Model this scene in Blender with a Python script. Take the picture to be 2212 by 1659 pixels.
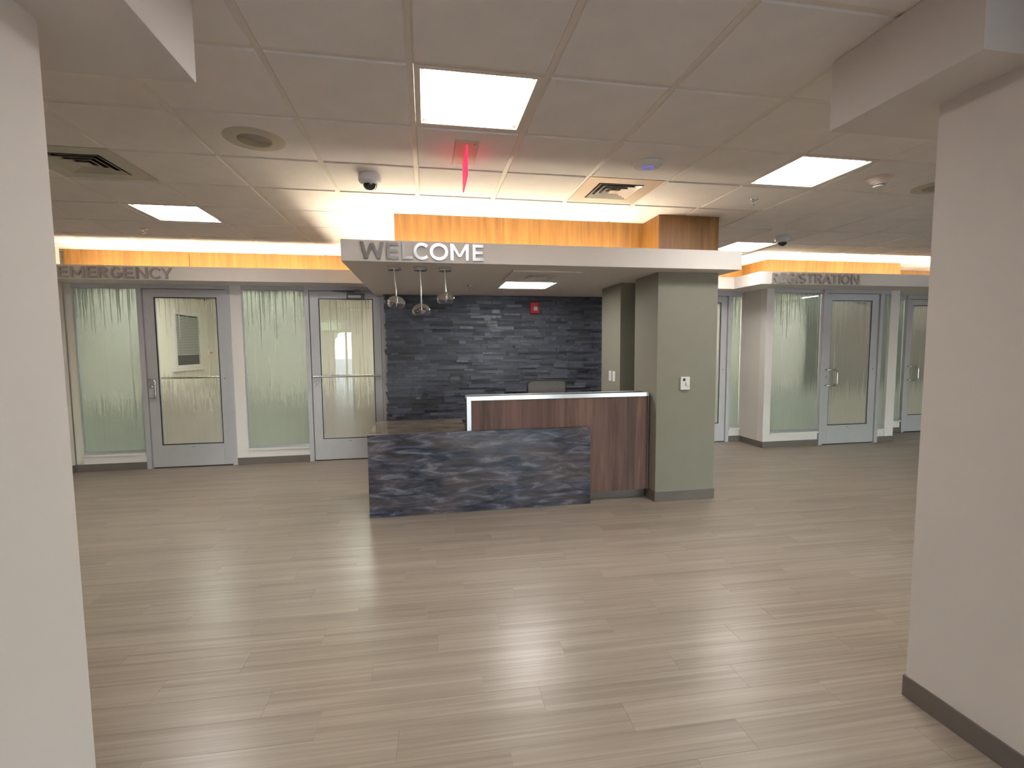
import bpy, bmesh, math, random
from mathutils import Vector, Matrix
random.seed(7)
for o in list(bpy.data.objects): bpy.data.objects.remove(o)
SC = bpy.context.scene
COL = SC.collection
PI = math.pi

# ------------------------------------------------------------------ camera
yaw, pitch, roll = -0.17628, -0.0768, 0.00744
Rz = Matrix.Rotation(yaw, 3, 'Z'); Rx = Matrix.Rotation(pitch, 3, 'X')
cr, sr = math.cos(roll), math.sin(roll)
Rr = Matrix(((cr, 0, sr), (0, 1, 0), (-sr, 0, cr)))
R = Rz @ Rx @ Rr
cam = bpy.data.objects.new('camera', bpy.data.cameras.new('camera'))
COL.objects.link(cam)
M = Matrix((R.col[0], R.col[2], -R.col[1])).transposed().to_4x4()
M.translation = Vector((0, 0, 1.5))
cam.matrix_world = M
cam.data.sensor_width = 36.0
cam.data.lens = 36.0 * 1035.47 / 2212
cam.data.clip_start = 0.02
SC.camera = cam

# ------------------------------------------------------------------ world, exposure
SC.view_settings.view_transform = 'Standard'
SC.view_settings.look = 'None'
SC.view_settings.gamma = 1.0
SC.view_settings.use_curve_mapping = False
SC.view_settings.exposure = 0.1
SC.cycles.use_denoising = True
SC.cycles.max_bounces = 10
SC.cycles.diffuse_bounces = 5
SC.cycles.glossy_bounces = 4
SC.cycles.transmission_bounces = 6
SC.cycles.transparent_max_bounces = 16
SC.cycles.sample_clamp_indirect = 6.0
wd = bpy.data.worlds.new('sky'); SC.world = wd; wd.use_nodes = True
wn = wd.node_tree.nodes; wl = wd.node_tree.links
bg = wn['Background']
sky = wn.new('ShaderNodeTexSky'); sky.sky_type = 'NISHITA'; sky.sun_disc = False
sky.sun_elevation = math.radians(38); sky.sun_rotation = math.radians(60)
wl.new(sky.outputs['Color'], bg.inputs['Color'])
bg.inputs['Strength'].default_value = 6.0

E_PANEL = 30.0      # ceiling troffers
E_COVE = 75.0      # cove strips
E_ROOM = 44.0       # troffers in the rooms behind the glass

# ------------------------------------------------------------------ dims
Hc = 2.7225                     # ceiling grid height
GX, GY, PX, PY = -0.0424, 2.1944, 0.61, 0.5992
YL = 6.67                       # left glazed wall
YS = 6.46                       # stone wall backing
YR = 6.18                       # registration front wall
YB = 6.70                       # recessed wall beside registration
YC = 6.80

# ------------------------------------------------------------------ materials
def mat(name, color=(0.5, 0.5, 0.5), rough=0.6, metal=0.0, spec=0.5, emit=None, estr=0.0, noise=0.0, nscale=8.0, bump=0.0, bscale=120.0, coat=0.0):
    m = bpy.data.materials.new(name); m.use_nodes = True
    nt = m.node_tree; b = nt.nodes['Principled BSDF']
    b.inputs['Base Color'].default_value = (*color, 1)
    b.inputs['Roughness'].default_value = rough
    b.inputs['Metallic'].default_value = metal
    b.inputs['Specular IOR Level'].default_value = spec
    b.inputs['Coat Weight'].default_value = coat
    if emit:
        b.inputs['Emission Color'].default_value = (*emit, 1)
        b.inputs['Emission Strength'].default_value = estr
    tc = nt.nodes.new('ShaderNodeTexCoord')
    if noise:
        n = nt.nodes.new('ShaderNodeTexNoise'); n.inputs['Scale'].default_value = nscale; n.inputs['Detail'].default_value = 4
        nt.links.new(tc.outputs['Object'], n.inputs['Vector'])
        r = nt.nodes.new('ShaderNodeValToRGB')
        r.color_ramp.elements[0].position = 0.3; r.color_ramp.elements[1].position = 0.7
        r.color_ramp.elements[0].color = (*[c * (1 - noise) for c in color], 1)
        r.color_ramp.elements[1].color = (*[min(1, c * (1 + noise)) for c in color], 1)
        nt.links.new(n.outputs['Fac'], r.inputs['Fac']); nt.links.new(r.outputs['Color'], b.inputs['Base Color'])
    if bump:
        n2 = nt.nodes.new('ShaderNodeTexNoise'); n2.inputs['Scale'].default_value = bscale; n2.inputs['Detail'].default_value = 3
        nt.links.new(tc.outputs['Object'], n2.inputs['Vector'])
        bp = nt.nodes.new('ShaderNodeBump'); bp.inputs['Strength'].default_value = bump; bp.inputs['Distance'].default_value = 0.002
        nt.links.new(n2.outputs['Fac'], bp.inputs['Height']); nt.links.new(bp.outputs['Normal'], b.inputs['Normal'])
    return m

def ramp(nt, stops):
    r = nt.nodes.new('ShaderNodeValToRGB'); e = r.color_ramp.elements
    while len(e) < len(stops): e.new(0.5)
    for el, (p, c) in zip(e, stops):
        el.position = p; el.color = (*c, 1)
    return r

def streaky(name, axis_scale, stops, detail=5, distortion=0.0, rough=0.4, coat=0.0, per_object=False, bump=0.0, rot=(0, 0, 0), spec=0.5, second=None):
    """noise stretched along one axis: wood grain, plank stripes, brushed slabs"""
    m = bpy.data.materials.new(name); m.use_nodes = True
    nt = m.node_tree; b = nt.nodes['Principled BSDF']
    b.inputs['Roughness'].default_value = rough; b.inputs['Coat Weight'].default_value = coat
    b.inputs['Specular IOR Level'].default_value = spec
    tc = nt.nodes.new('ShaderNodeTexCoord')
    vec = tc.outputs['Object']
    rnd = None
    if per_object:
        oi = nt.nodes.new('ShaderNodeObjectInfo'); ge = nt.nodes.new('ShaderNodeNewGeometry')
        ad = nt.nodes.new('ShaderNodeMath'); ad.operation = 'ADD'
        nt.links.new(oi.outputs['Random'], ad.inputs[0]); nt.links.new(ge.outputs['Random Per Island'], ad.inputs[1])
        fr = nt.nodes.new('ShaderNodeMath'); fr.operation = 'FRACT'; nt.links.new(ad.outputs[0], fr.inputs[0])
        rnd = fr.outputs[0]
        cb = nt.nodes.new('ShaderNodeCombineXYZ')
        m1 = nt.nodes.new('ShaderNodeMath'); m1.operation = 'MULTIPLY'; m1.inputs[1].default_value = 71.0; nt.links.new(rnd, m1.inputs[0])
        nt.links.new(m1.outputs[0], cb.inputs[0]); nt.links.new(m1.outputs[0], cb.inputs[1]); nt.links.new(m1.outputs[0], cb.inputs[2])
        va = nt.nodes.new('ShaderNodeVectorMath'); va.operation = 'ADD'
        nt.links.new(vec, va.inputs[0]); nt.links.new(cb.outputs[0], va.inputs[1]); vec = va.outputs[0]
    mp = nt.nodes.new('ShaderNodeMapping'); mp.inputs['Scale'].default_value = axis_scale; mp.inputs['Rotation'].default_value = rot
    nt.links.new(vec, mp.inputs['Vector'])
    n = nt.nodes.new('ShaderNodeTexNoise'); n.inputs['Scale'].default_value = 1.0; n.inputs['Detail'].default_value = detail
    n.inputs['Roughness'].default_value = 0.62; n.inputs['Distortion'].default_value = distortion
    nt.links.new(mp.outputs['Vector'], n.inputs['Vector'])
    r = ramp(nt, stops); nt.links.new(n.outputs['Fac'], r.inputs['Fac'])
    out = r.outputs['Color']
    if rnd is not None:
        hs = nt.nodes.new('ShaderNodeHueSaturation')
        mm = nt.nodes.new('ShaderNodeMapRange'); mm.inputs['To Min'].default_value = 0.92; mm.inputs['To Max'].default_value = 1.07
        nt.links.new(rnd, mm.inputs['Value']); nt.links.new(mm.outputs[0], hs.inputs['Value']); nt.links.new(out, hs.inputs['Color']); out = hs.outputs['Color']
    if second:
        sc2, stops2, fac = second
        mp2 = nt.nodes.new('ShaderNodeMapping'); mp2.inputs['Scale'].default_value = sc2; mp2.inputs['Rotation'].default_value = rot
        nt.links.new(vec, mp2.inputs['Vector'])
        n2 = nt.nodes.new('ShaderNodeTexNoise'); n2.inputs['Scale'].default_value = 1.0; n2.inputs['Detail'].default_value = 3; n2.inputs['Distortion'].default_value = distortion
        nt.links.new(mp2.outputs['Vector'], n2.inputs['Vector'])
        r2 = ramp(nt, stops2); nt.links.new(n2.outputs['Fac'], r2.inputs['Fac'])
        mx = nt.nodes.new('ShaderNodeMixRGB'); mx.blend_type = 'MIX'; mx.inputs['Fac'].default_value = fac
        nt.links.new(out, mx.inputs['Color1']); nt.links.new(r2.outputs['Color'], mx.inputs['Color2']); out = mx.outputs['Color']
    nt.links.new(out, b.inputs['Base Color'])
    if bump:
        bp = nt.nodes.new('ShaderNodeBump'); bp.inputs['Strength'].default_value = bump; bp.inputs['Distance'].default_value = 0.001
        nt.links.new(n.outputs['Fac'], bp.inputs['Height']); nt.links.new(bp.outputs['Normal'], b.inputs['Normal'])
    return m

def film_glass(name, clear_mid, tint, seed=0.0, thr=0.665, z0=1.45):
    """etched glass: fine vertical streaks; frosted low down, clearer in a band above the push bar, streaks hanging from the top"""
    m = bpy.data.materials.new(name); m.use_nodes = True
    nt = m.node_tree; nt.nodes.clear()
    out = nt.nodes.new('ShaderNodeOutputMaterial')
    tc = nt.nodes.new('ShaderNodeTexCoord')
    sp = nt.nodes.new('ShaderNodeSeparateXYZ'); nt.links.new(tc.outputs['Object'], sp.inputs[0])
    def noise(scale, det=2, off=0.0):
        mp = nt.nodes.new('ShaderNodeMapping'); mp.inputs['Scale'].default_value = scale; mp.inputs['Location'].default_value = (seed + off, 0, seed)
        nt.links.new(tc.outputs['Object'], mp.inputs['Vector'])
        n = nt.nodes.new('ShaderNodeTexNoise'); n.inputs['Scale'].default_value = 1; n.inputs['Detail'].default_value = det
        nt.links.new(mp.outputs['Vector'], n.inputs['Vector']); return n.outputs['Fac']
    def rng(v, a, b, c, d):
        x = nt.nodes.new('ShaderNodeMapRange'); x.clamp = True
        x.inputs['From Min'].default_value = a; x.inputs['From Max'].default_value = b
        x.inputs['To Min'].default_value = c; x.inputs['To Max'].default_value = d
        nt.links.new(v, x.inputs['Value']); return x.outputs[0]
    def op(o, a, b=None, v=None):
        x = nt.nodes.new('ShaderNodeMath'); x.operation = o; x.use_clamp = False
        nt.links.new(a, x.inputs[0])
        if b is not None: nt.links.new(b, x.inputs[1])
        if v is not None: x.inputs[1].default_value = v
        return x.outputs[0]
    z = sp.outputs['Z']
    fine = noise((140, 1, 0.8), 2)
    coarse = noise((62, 1, 0.5), 2, 5.0)
    # lower frosting fades out upward with ragged streak ends
    low = rng(op('ADD', z, op('MULTIPLY', op('SUBTRACT', fine, v=0.5), v=0.9)), 0.75, 1.15, 1.0, 0.0)
    # upper streaks hang down from the head
    hang = rng(z, z0, 2.2, 0.0, 1.0)
    up = rng(op('ADD', coarse, op('MULTIPLY', hang, v=0.17)), thr, thr + 0.03, 0.0, 1.0)
    body = op('MAXIMUM', op('MULTIPLY', low, v=0.93), op('MULTIPLY', up, v=0.97))
    fac = op('MAXIMUM', body, rng(coarse, 0.0, 1.0, clear_mid, clear_mid))
    # film colour with faint streaks
    r = ramp(nt, [(0.3, tuple(c * 0.93 for c in tint)), (0.7, tint)]); nt.links.new(fine, r.inputs['Fac'])
    di = nt.nodes.new('ShaderNodeBsdfDiffuse'); tr = nt.nodes.new('ShaderNodeBsdfTranslucent')
    nt.links.new(r.outputs['Color'], di.inputs['Color']); nt.links.new(r.outputs['Color'], tr.inputs['Color'])
    mx = nt.nodes.new('ShaderNodeMixShader'); mx.inputs[0].default_value = 0.58
    nt.links.new(di.outputs[0], mx.inputs[1]); nt.links.new(tr.outputs[0], mx.inputs[2])
    tp = nt.nodes.new('ShaderNodeBsdfTransparent'); tp.inputs['Color'].default_value = (0.90, 0.95, 0.91, 1)
    mx2 = nt.nodes.new('ShaderNodeMixShader'); nt.links.new(fac, mx2.inputs[0])
    nt.links.new(tp.outputs[0], mx2.inputs[1]); nt.links.new(mx.outputs[0], mx2.inputs[2])
    gl = nt.nodes.new('ShaderNodeBsdfGlossy'); gl.inputs['Roughness'].default_value = 0.0
    fz = nt.nodes.new('ShaderNodeFresnel'); fz.inputs['IOR'].default_value = 1.5
    f2 = op('MULTIPLY', fz.outputs[0], v=1.6)
    mx3 = nt.nodes.new('ShaderNodeMixShader'); nt.links.new(f2, mx3.inputs[0])
    nt.links.new(mx2.outputs[0], mx3.inputs[1]); nt.links.new(gl.outputs[0], mx3.inputs[2])
    nt.links.new(mx3.outputs[0], out.inputs[0])
    return m

M_WALL = mat('wall_paint', (0.665, 0.615, 0.575), 0.75, noise=0.015, nscale=3, bump=0.12, bscale=260)
M_WALLW = mat('white_trim_paint', (0.74, 0.70, 0.68), 0.6, noise=0.01)
M_SOFFIT = mat('soffit_paint', (0.72, 0.67, 0.62), 0.65, noise=0.01, bump=0.05, bscale=300)
M_TILE = mat('ceiling_tile', (0.77, 0.725, 0.685), 0.9, noise=0.03, nscale=5, bump=0.25, bscale=420)
M_GRID = mat('grid_metal', (0.72, 0.66, 0.58), 0.5, noise=0.03)
M_DARK = mat('plenum_dark', (0.05, 0.05, 0.05), 0.9)
M_GREEN = mat('olive_paint', (0.250, 0.238, 0.192), 0.62, noise=0.02, bump=0.08, bscale=260, spec=0.3)
M_BASE = mat('rubber_base', (0.135, 0.115, 0.10), 0.5, noise=0.05)
M_ALU = mat('anodised_aluminium', (0.52, 0.515, 0.54), 0.42, metal=0.3, noise=0.02)
M_STEEL = mat('satin_steel', (0.62, 0.62, 0.60), 0.25, metal=1.0)
M_CHROME = mat('chrome', (0.75, 0.75, 0.74), 0.08, metal=1.0)
M_TRIM = mat('silver_trim', (0.66, 0.68, 0.72), 0.28, metal=0.85)
M_CLOSER_BARSHADE = mat('closer_grey_bar_shade', (0.13, 0.13, 0.15), 0.4, metal=0.4)
M_BLACK = mat('black_gasket', (0.01, 0.01, 0.01), 0.6)
M_SIGN = mat('brushed_sign_metal', (0.55, 0.55, 0.56), 0.26, metal=1.0, noise=0.06, nscale=40)
M_SIGN_REFL = mat('sign_metal_wall_reflection', (0.40, 0.355, 0.32), 0.45, metal=0.25, noise=0.05, nscale=30)  # same metal as WELCOME; the wall tone it reflects is put into the colour
M_WHITE = mat('white_plastic', (0.72, 0.72, 0.71), 0.4)
M_BEIGE = mat('beige_metal', (0.50, 0.46, 0.36), 0.5, noise=0.02)
M_BEIGED = mat('beige_grille', (0.34, 0.315, 0.245), 0.6)
M_VENT = mat('vent_enamel', (0.46, 0.43, 0.35), 0.4)
M_VENTG = mat('glossy_vent_enamel', (0.62, 0.58, 0.52), 0.15, coat=0.5)
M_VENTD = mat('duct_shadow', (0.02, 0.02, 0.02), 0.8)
M_DOME = mat('camera_dome', (0.008, 0.008, 0.01), 0.05, coat=1.0)
M_RED = mat('alarm_red', (0.50, 0.012, 0.02), 0.35)
M_LENS = mat('strobe_lens', (0.75, 0.75, 0.78), 0.1, metal=0.6)
M_EMIT = mat('troffer_lens', (0.9, 0.9, 0.9), 0.5, emit=(1.0, 0.965, 0.93), estr=E_PANEL)
M_EMITR = mat('room_troffer_lens', (0.9, 0.9, 0.9), 0.5, emit=(1.0, 0.965, 0.92), estr=E_ROOM)
M_COVE = mat('cove_led', (0.9, 0.9, 0.9), 0.5, emit=(1.0, 0.87, 0.66), estr=E_COVE)
M_LEDBLUE = mat('blue_led', (0.1, 0.1, 0.9), 0.4, emit=(0.08, 0.10, 1.0), estr=1.6)
M_CHAIRG = mat('grey_upholstery', (0.17, 0.165, 0.165), 0.8, noise=0.05, nscale=60)
M_CHAIRB = mat('black_plastic', (0.02, 0.02, 0.022), 0.45)
M_BLIND = mat('blind_slats', (0.42, 0.44, 0.42), 0.6)
M_CREAM = mat('cream_paint', (0.72, 0.68, 0.60), 0.7, noise=0.01)
M_GROUT = mat('stone_backing', (0.02, 0.021, 0.026), 0.9)
M_FLOORB = mat('floor_joint', (0.16, 0.14, 0.12), 0.8)
M_ASPH = mat('asphalt', (0.12, 0.12, 0.12), 0.9, noise=0.2)
M_LEAF = mat('hedge_leaf', (0.06, 0.10, 0.04), 0.8, noise=0.5, nscale=4)

M_WOOD = streaky('orange_walnut_veneer', (26, 26, 1.3), [(0.28, (0.11, 0.048, 0.012)), (0.5, (0.24, 0.118, 0.027)), (0.72, (0.36, 0.19, 0.048))], detail=6, distortion=0.5, rough=0.45, second=((5, 5, 0.9), [(0.35, (0.17, 0.072, 0.019)), (0.65, (0.29, 0.145, 0.040))], 0.4))
M_DWOOD = streaky('plum_walnut_laminate', (16, 16, 0.8), [(0.30, (0.055, 0.028, 0.024)), (0.5, (0.125, 0.072, 0.062)), (0.70, (0.22, 0.138, 0.112))], detail=6, distortion=0.9, rough=0.5, spec=0.3, second=((5, 5, 0.5), [(0.38, (0.065, 0.038, 0.036)), (0.62, (0.20, 0.115, 0.09))], 0.45))
M_SLAB = streaky('blue_grey_brushed_slab', (3.8, 10, 18), [(0.36, (0.006, 0.007, 0.016)), (0.46, (0.035, 0.037, 0.055)), (0.54, (0.080, 0.084, 0.118)), (0.64, (0.22, 0.22, 0.26))], detail=6, distortion=0.7, rough=0.30, coat=0.0, spec=0.35, rot=(0, 0.20, 0), second=((1.8, 4, 6), [(0.40, (0.018, 0.024, 0.055)), (0.62, (0.17, 0.135, 0.125))], 0.32))
M_TOP = streaky('brown_brushed_slab_top', (3.0, 17, 17), [(0.36, (0.020, 0.014, 0.009)), (0.5, (0.11, 0.082, 0.050)), (0.64, (0.26, 0.20, 0.13))], detail=5, distortion=0.7, rough=0.12, coat=0.2, spec=0.4)
M_PLANK = streaky('striped_vinyl_plank', (0.75, 62, 50), [(0.25, (0.20, 0.160, 0.125)), (0.42, (0.31, 0.260, 0.207)), (0.56, (0.375, 0.318, 0.256)), (0.76, (0.50, 0.44, 0.37))], detail=4, rough=0.30, per_object=True, bump=0.15, spec=0.55, second=((0.6, 9, 9), [(0.40, (0.29, 0.242, 0.195)), (0.60, (0.42, 0.36, 0.297))], 0.42))
def stone_mat():
    m = streaky('split_slate', (9, 9, 22), [(0.3, (0.020, 0.022, 0.031)), (0.5, (0.044, 0.051, 0.074)), (0.72, (0.085, 0.088, 0.096))], detail=6, distortion=0.4, rough=0.42, per_object=True, bump=0.8, spec=0.6)
    for n in m.node_tree.nodes:
        if n.type == 'MAP_RANGE': n.inputs['To Min'].default_value = 0.5; n.inputs['To Max'].default_value = 1.9
        if n.type == 'BUMP': n.inputs['Distance'].default_value = 0.004
    return m
M_STONE = stone_mat()
G_GREEN = film_glass('etched_glass_green', 0.55, (0.67, 0.76, 0.67), 1.0)
G_GREEN2 = film_glass('etched_glass_green_clearer', 0.42, (0.66, 0.73, 0.64), 4.0)
G_DOOR = film_glass('etched_glass_door', 0.03, (0.78, 0.77, 0.68), 9.0, 0.68, 1.62)
G_FULL = film_glass('etched_glass_frosted', 0.62, (0.74, 0.73, 0.64), 3.0)
def clear_glass():
    m = bpy.data.materials.new('clear_glass'); m.use_nodes = True
    b = m.node_tree.nodes['Principled BSDF']
    b.inputs['Transmission Weight'].default_value = 1.0; b.inputs['Roughness'].default_value = 0.0; b.inputs['IOR'].default_value = 1.45
    b.inputs['Base Color'].default_value = (1, 1, 1, 1)
    return m
M_CLEAR = clear_glass()
def pane_glass():
    m = bpy.data.materials.new('window_pane'); m.use_nodes = True
    nt = m.node_tree; nt.nodes.clear(); out = nt.nodes.new('ShaderNodeOutputMaterial')
    tp = nt.nodes.new('ShaderNodeBsdfTransparent'); gl = nt.nodes.new('ShaderNodeBsdfGlossy'); gl.inputs['Roughness'].default_value = 0
    fz = nt.nodes.new('ShaderNodeFresnel'); mx = nt.nodes.new('ShaderNodeMixShader')
    nt.links.new(fz.outputs[0], mx.inputs[0]); nt.links.new(tp.outputs[0], mx.inputs[1]); nt.links.new(gl.outputs[0], mx.inputs[2]); nt.links.new(mx.outputs[0], out.inputs[0])
    return m
M_PANE = pane_glass()
def exit_mat(name, s, a):
    m = bpy.data.materials.new(name); m.use_nodes = True
    nt = m.node_tree; nt.nodes.clear(); out = nt.nodes.new('ShaderNodeOutputMaterial')
    e = nt.nodes.new('ShaderNodeEmission'); e.inputs['Color'].default_value = (1.0, 0.03, 0.09, 1); e.inputs['Strength'].default_value = s
    tp = nt.nodes.new('ShaderNodeBsdfTransparent'); mx = nt.nodes.new('ShaderNodeMixShader'); mx.inputs[0].default_value = a
    nt.links.new(tp.outputs[0], mx.inputs[1]); nt.links.new(e.outputs[0], mx.inputs[2]); nt.links.new(mx.outputs[0], out.inputs[0])
    return m
M_EXITP = exit_mat('red_lit_acrylic', 1.3, 0.45)
M_EXITE = exit_mat('red_lit_edge', 2.2, 1.0)

# ------------------------------------------------------------------ mesh helpers
def bm_new(): return bmesh.new()
def bx(bm, x0, x1, y0, y1, z0, z1, bev=0.0):
    vs = [bm.verts.new((x, y, z)) for x in (x0, x1) for y in (y0, y1) for z in (z0, z1)]
    fs = [(0, 1, 3, 2), (4, 6, 7, 5), (0, 4, 5, 1), (2, 3, 7, 6), (0, 2, 6, 4), (1, 5, 7, 3)]
    faces = [bm.faces.new([vs[i] for i in f]) for f in fs]
    if bev > 0:
        es = list({e for f in faces for e in f.edges})
        bmesh.ops.bevel(bm, geom=es, offset=bev, segments=2, affect='EDGES', profile=0.5)
def prism(bm, poly, y0, y1):
    """poly of (x,z), extruded along y from y0 (front) to y1"""
    a = [bm.verts.new((x, y0, z)) for x, z in poly]; b = [bm.verts.new((x, y1, z)) for x, z in poly]
    n = len(poly)
    bm.faces.new(a); bm.faces.new(b[::-1])
    for i in range(n):
        j = (i + 1) % n; bm.faces.new((a[j], a[i], b[i], b[j]))
def lathe(bm, prof, cx, cy, cz, n=32, axis='Z'):
    rings = []
    for r, h in prof:
        ring = []
        for i in range(n):
            a = 2 * PI * i / n
            if axis == 'Z': p = (cx + r * math.cos(a), cy + r * math.sin(a), cz + h)
            elif axis == 'Y': p = (cx + r * math.cos(a), cy + h, cz + r * math.sin(a))
            else: p = (cx + h, cy + r * math.cos(a), cz + r * math.sin(a))
            ring.append(bm.verts.new(p))
        rings.append(ring)
    for a, b in zip(rings, rings[1:]):
        for i in range(n):
            j = (i + 1) % n; bm.faces.new((a[i], a[j], b[j], b[i]))
    for ring, (r, h) in ((rings[0], prof[0]), (rings[-1], prof[-1])):
        if r > 1e-5:
            try: bm.faces.new(ring)
            except ValueError: pass
def tube(bm, pts, r, n=12):
    pts = [Vector(p) for p in pts]; rings = []
    up = None
    for i, p in enumerate(pts):
        d = (pts[min(i + 1, len(pts) - 1)] - pts[max(i - 1, 0)]).normalized()
        if up is None:
            up = Vector((0, 0, 1)) if abs(d.z) < 0.9 else Vector((1, 0, 0))
        s = d.cross(up).normalized(); t = s.cross(d).normalized(); up = t
        rings.append([bm.verts.new(p + r * (math.cos(2 * PI * k / n) * s + math.sin(2 * PI * k / n) * t)) for k in range(n)])
    for a, b in zip(rings, rings[1:]):
        for i in range(n):
            j = (i + 1) % n; bm.faces.new((a[i], a[j], b[j], b[i]))
    bm.faces.new(rings[0]); bm.faces.new(rings[-1])
def finish(bm, name, smooth=False):
    bmesh.ops.recalc_face_normals(bm, faces=bm.faces)
    me = bpy.data.meshes.new(name); bm.to_mesh(me); bm.free()
    if smooth:
        for p in me.polygons: p.use_smooth = True
        try: me.set_sharp_from_angle(angle=math.radians(38))
        except Exception: pass
    return me
def obj(name, bm, m, parent=None, smooth=False, label=None, kind=None):
    me = finish(bm, name, smooth); me.materials.append(m)
    o = bpy.data.objects.new(name, me); COL.objects.link(o)
    if parent: attach(o, parent)
    if label: o['label'] = label
    if kind: o['kind'] = kind
    return o
def attach(o, parent):
    o.parent = parent
    o.matrix_parent_inverse = Matrix.Translation(parent.location).inverted()
def box(name, x0, x1, y0, y1, z0, z1, m, parent=None, bev=0.0, label=None, kind=None):
    bm = bm_new(); bx(bm, min(x0, x1), max(x0, x1), min(y0, y1), max(y0, y1), min(z0, z1), max(z0, z1), bev)
    return obj(name, bm, m, parent, label=label, kind=kind)
def thing(name, label, cat, loc=(0, 0, 0), group=None):
    o = bpy.data.objects.new(name, None); COL.objects.link(o); o.location = loc; o.empty_display_size = 0.05
    o['label'] = label; o['category'] = cat
    if group: o['group'] = group
    return o
def tag(o, label, cat, group=None):
    o['label'] = label; o['category'] = cat
    if group: o['group'] = group
    return o
def struct(name, label, loc=(0, 0, 0)):
    o = bpy.data.objects.new(name, None); COL.objects.link(o); o.location = loc; o.empty_display_size = 0.05
    o['label'] = label; o['category'] = name.split('_')[0]; o['kind'] = 'structure'
    return o
def sbox(name, label, *a, **k):
    o = box(name, *a, **k); o['label'] = label; o['category'] = name.split('_')[0]; o['kind'] = 'structure'; return o

# ================================================================== FLOOR
floor = sbox('floor', 'striped greige vinyl plank floor running through the whole lobby', -9.0, 10.0, -8.8, 11.0, -0.06, -0.0005, M_PLANK)
floor.data.materials[0] = M_PLANK
PL, PW, GAP = 0.914, 0.1524, 0.0004
def plank_bm(bm, x0, x1, y0, y1, z1=0.0008):
    z0 = -0.0004; c = 0.0004
    b = [(x0, y0), (x1, y0), (x1, y1), (x0, y1)]; t = [(x0 + c, y0 + c), (x1 - c, y0 + c), (x1 - c, y1 - c), (x0 + c, y1 - c)]
    vb = [bm.verts.new((*p, z0)) for p in b]; vt = [bm.verts.new((*p, z1)) for p in t]
    bm.faces.new(vt)
    for i in range(4): j = (i + 1) % 4; bm.faces.new((vb[i], vb[j], vt[j], vt[i]))
pb = bm_new(); plank_bm(pb, 0, PL - GAP, 0, PW - GAP); pme = finish(pb, 'floor_plank'); pme.materials.append(M_PLANK)
fang = math.radians(-1.6)
planks = []
r_i = -4
rows = int(8.4 / PW)
RF = Matrix.Rotation(fang, 4, 'Z')
for ri in range(-2, rows):
    offx = [0.0, 0.32, 0.63, 0.17, 0.78, 0.47][ri % 6] * PL + random.uniform(-0.05, 0.05)
    y = 0.30 + ri * PW
    for ci in range(-8, 12):
        x = ci * PL + offx - 0.3
        cx, cy = x + PL / 2, y + PW / 2
        w = RF @ Vector((cx, cy, 0))
        if w.x < -4.9 or w.x > 9.4 or w.y > 6.55 or w.y < 0.1: continue
        # seen from the camera?
        d = R.transposed() @ Vector((w.x, w.y, -1.5))
        if d.y < 0.3: continue
        u = d.x / d.y * 1035.47 + 1106; v = -d.z / d.y * 1035.47 + 829.5
        if u < -200 or u > 2500 or v > 1900: continue
        area = 1.0 / d.y ** 3
        planks.append((area, x, y))
planks.sort(reverse=True)
for a, x, y in planks[:300]:
    o = bpy.data.objects.new('floor_plank', pme); COL.objects.link(o)
    o.location = RF @ Vector((x, y, 0)); o.rotation_euler = (0, 0, fang); o.parent = floor
bm = bm_new()
for a, x, y in planks[300:]:
    plank_bm(bm, x, x + PL - GAP, y, y + PW - GAP)
bm.transform(RF)
obj('floor_planks', bm, M_PLANK, floor, kind='stuff')

# ================================================================== CEILING
ceil = sbox('ceiling', 'suspended lay-in tile ceiling over the lobby', -9.0, 10.0, -8.8, 7.6, Hc + 0.05, Hc + 0.10, M_TILE)
# plain ceiling over the entrance half behind the camera
box('ceiling_plate', -9.0, 10.0, -8.8, 0.98, Hc, Hc + 0.049, M_TILE, ceil)
box('ceiling_plate', -9.0, GX - 7 * PX, 0.981, 7.5, Hc, Hc + 0.049, M_TILE, ceil)
LIGHTS = {(0, 0), (4, 1), (-4, 4), (6, 5), (-2, -2)}
VENTS = {(-4, 2), (2, 2)}
c0, c1, r0, r1 = -7, 15, -2, 7
TW = 0.012
for c in range(c0, c1 + 1):
    x = GX + c * PX
    box('ceiling_runner', x - TW, x + TW, GY + r0 * PY, GY + (r1 + 1) * PY, Hc, Hc + 0.03, M_GRID, ceil)
for r in range(r0, r1 + 2):
    y = GY + r * PY
    bm = bm_new()
    for c in range(c0, c1):
        bx(bm, GX + c * PX + TW, GX + (c + 1) * PX - TW, y - TW, y + TW, Hc + 0.0006, Hc + 0.03)
    obj('cross_tee', bm, M_GRID, ceil)
# tile: tegular edge dropping a little below the grid
tb = bm_new(); e = 0.020; g = 0.0125
bx(tb, g, PX - g, g, PY - g, 0.001, 0.018)
vb = [(e, e), (PX - e, e), (PX - e, PY - e), (e, PY - e)]
lo = [tb.verts.new((x, y, -0.0065)) for x, y in vb]
hi = [tb.verts.new((x + (-0.004 if x < 0.3 else 0.004), y + (-0.004 if y < 0.3 else 0.004), 0.0012)) for x, y in vb]
tb.faces.new(lo)
for i in range(4): j = (i + 1) % 4; tb.faces.new((lo[i], lo[j], hi[j], hi[i]))
tme = finish(tb, 'ceiling_tile'); tme.materials.append(M_TILE)
for c in range(c0, c1):
    for r in range(r0, r1 + 1):
        if (c, r) in LIGHTS or (c, r) in VENTS: continue
        o = bpy.data.objects.new('ceiling_tile', tme); COL.objects.link(o)
        o.location = (GX + c * PX, GY + r * PY, Hc); o.parent = ceil

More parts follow.
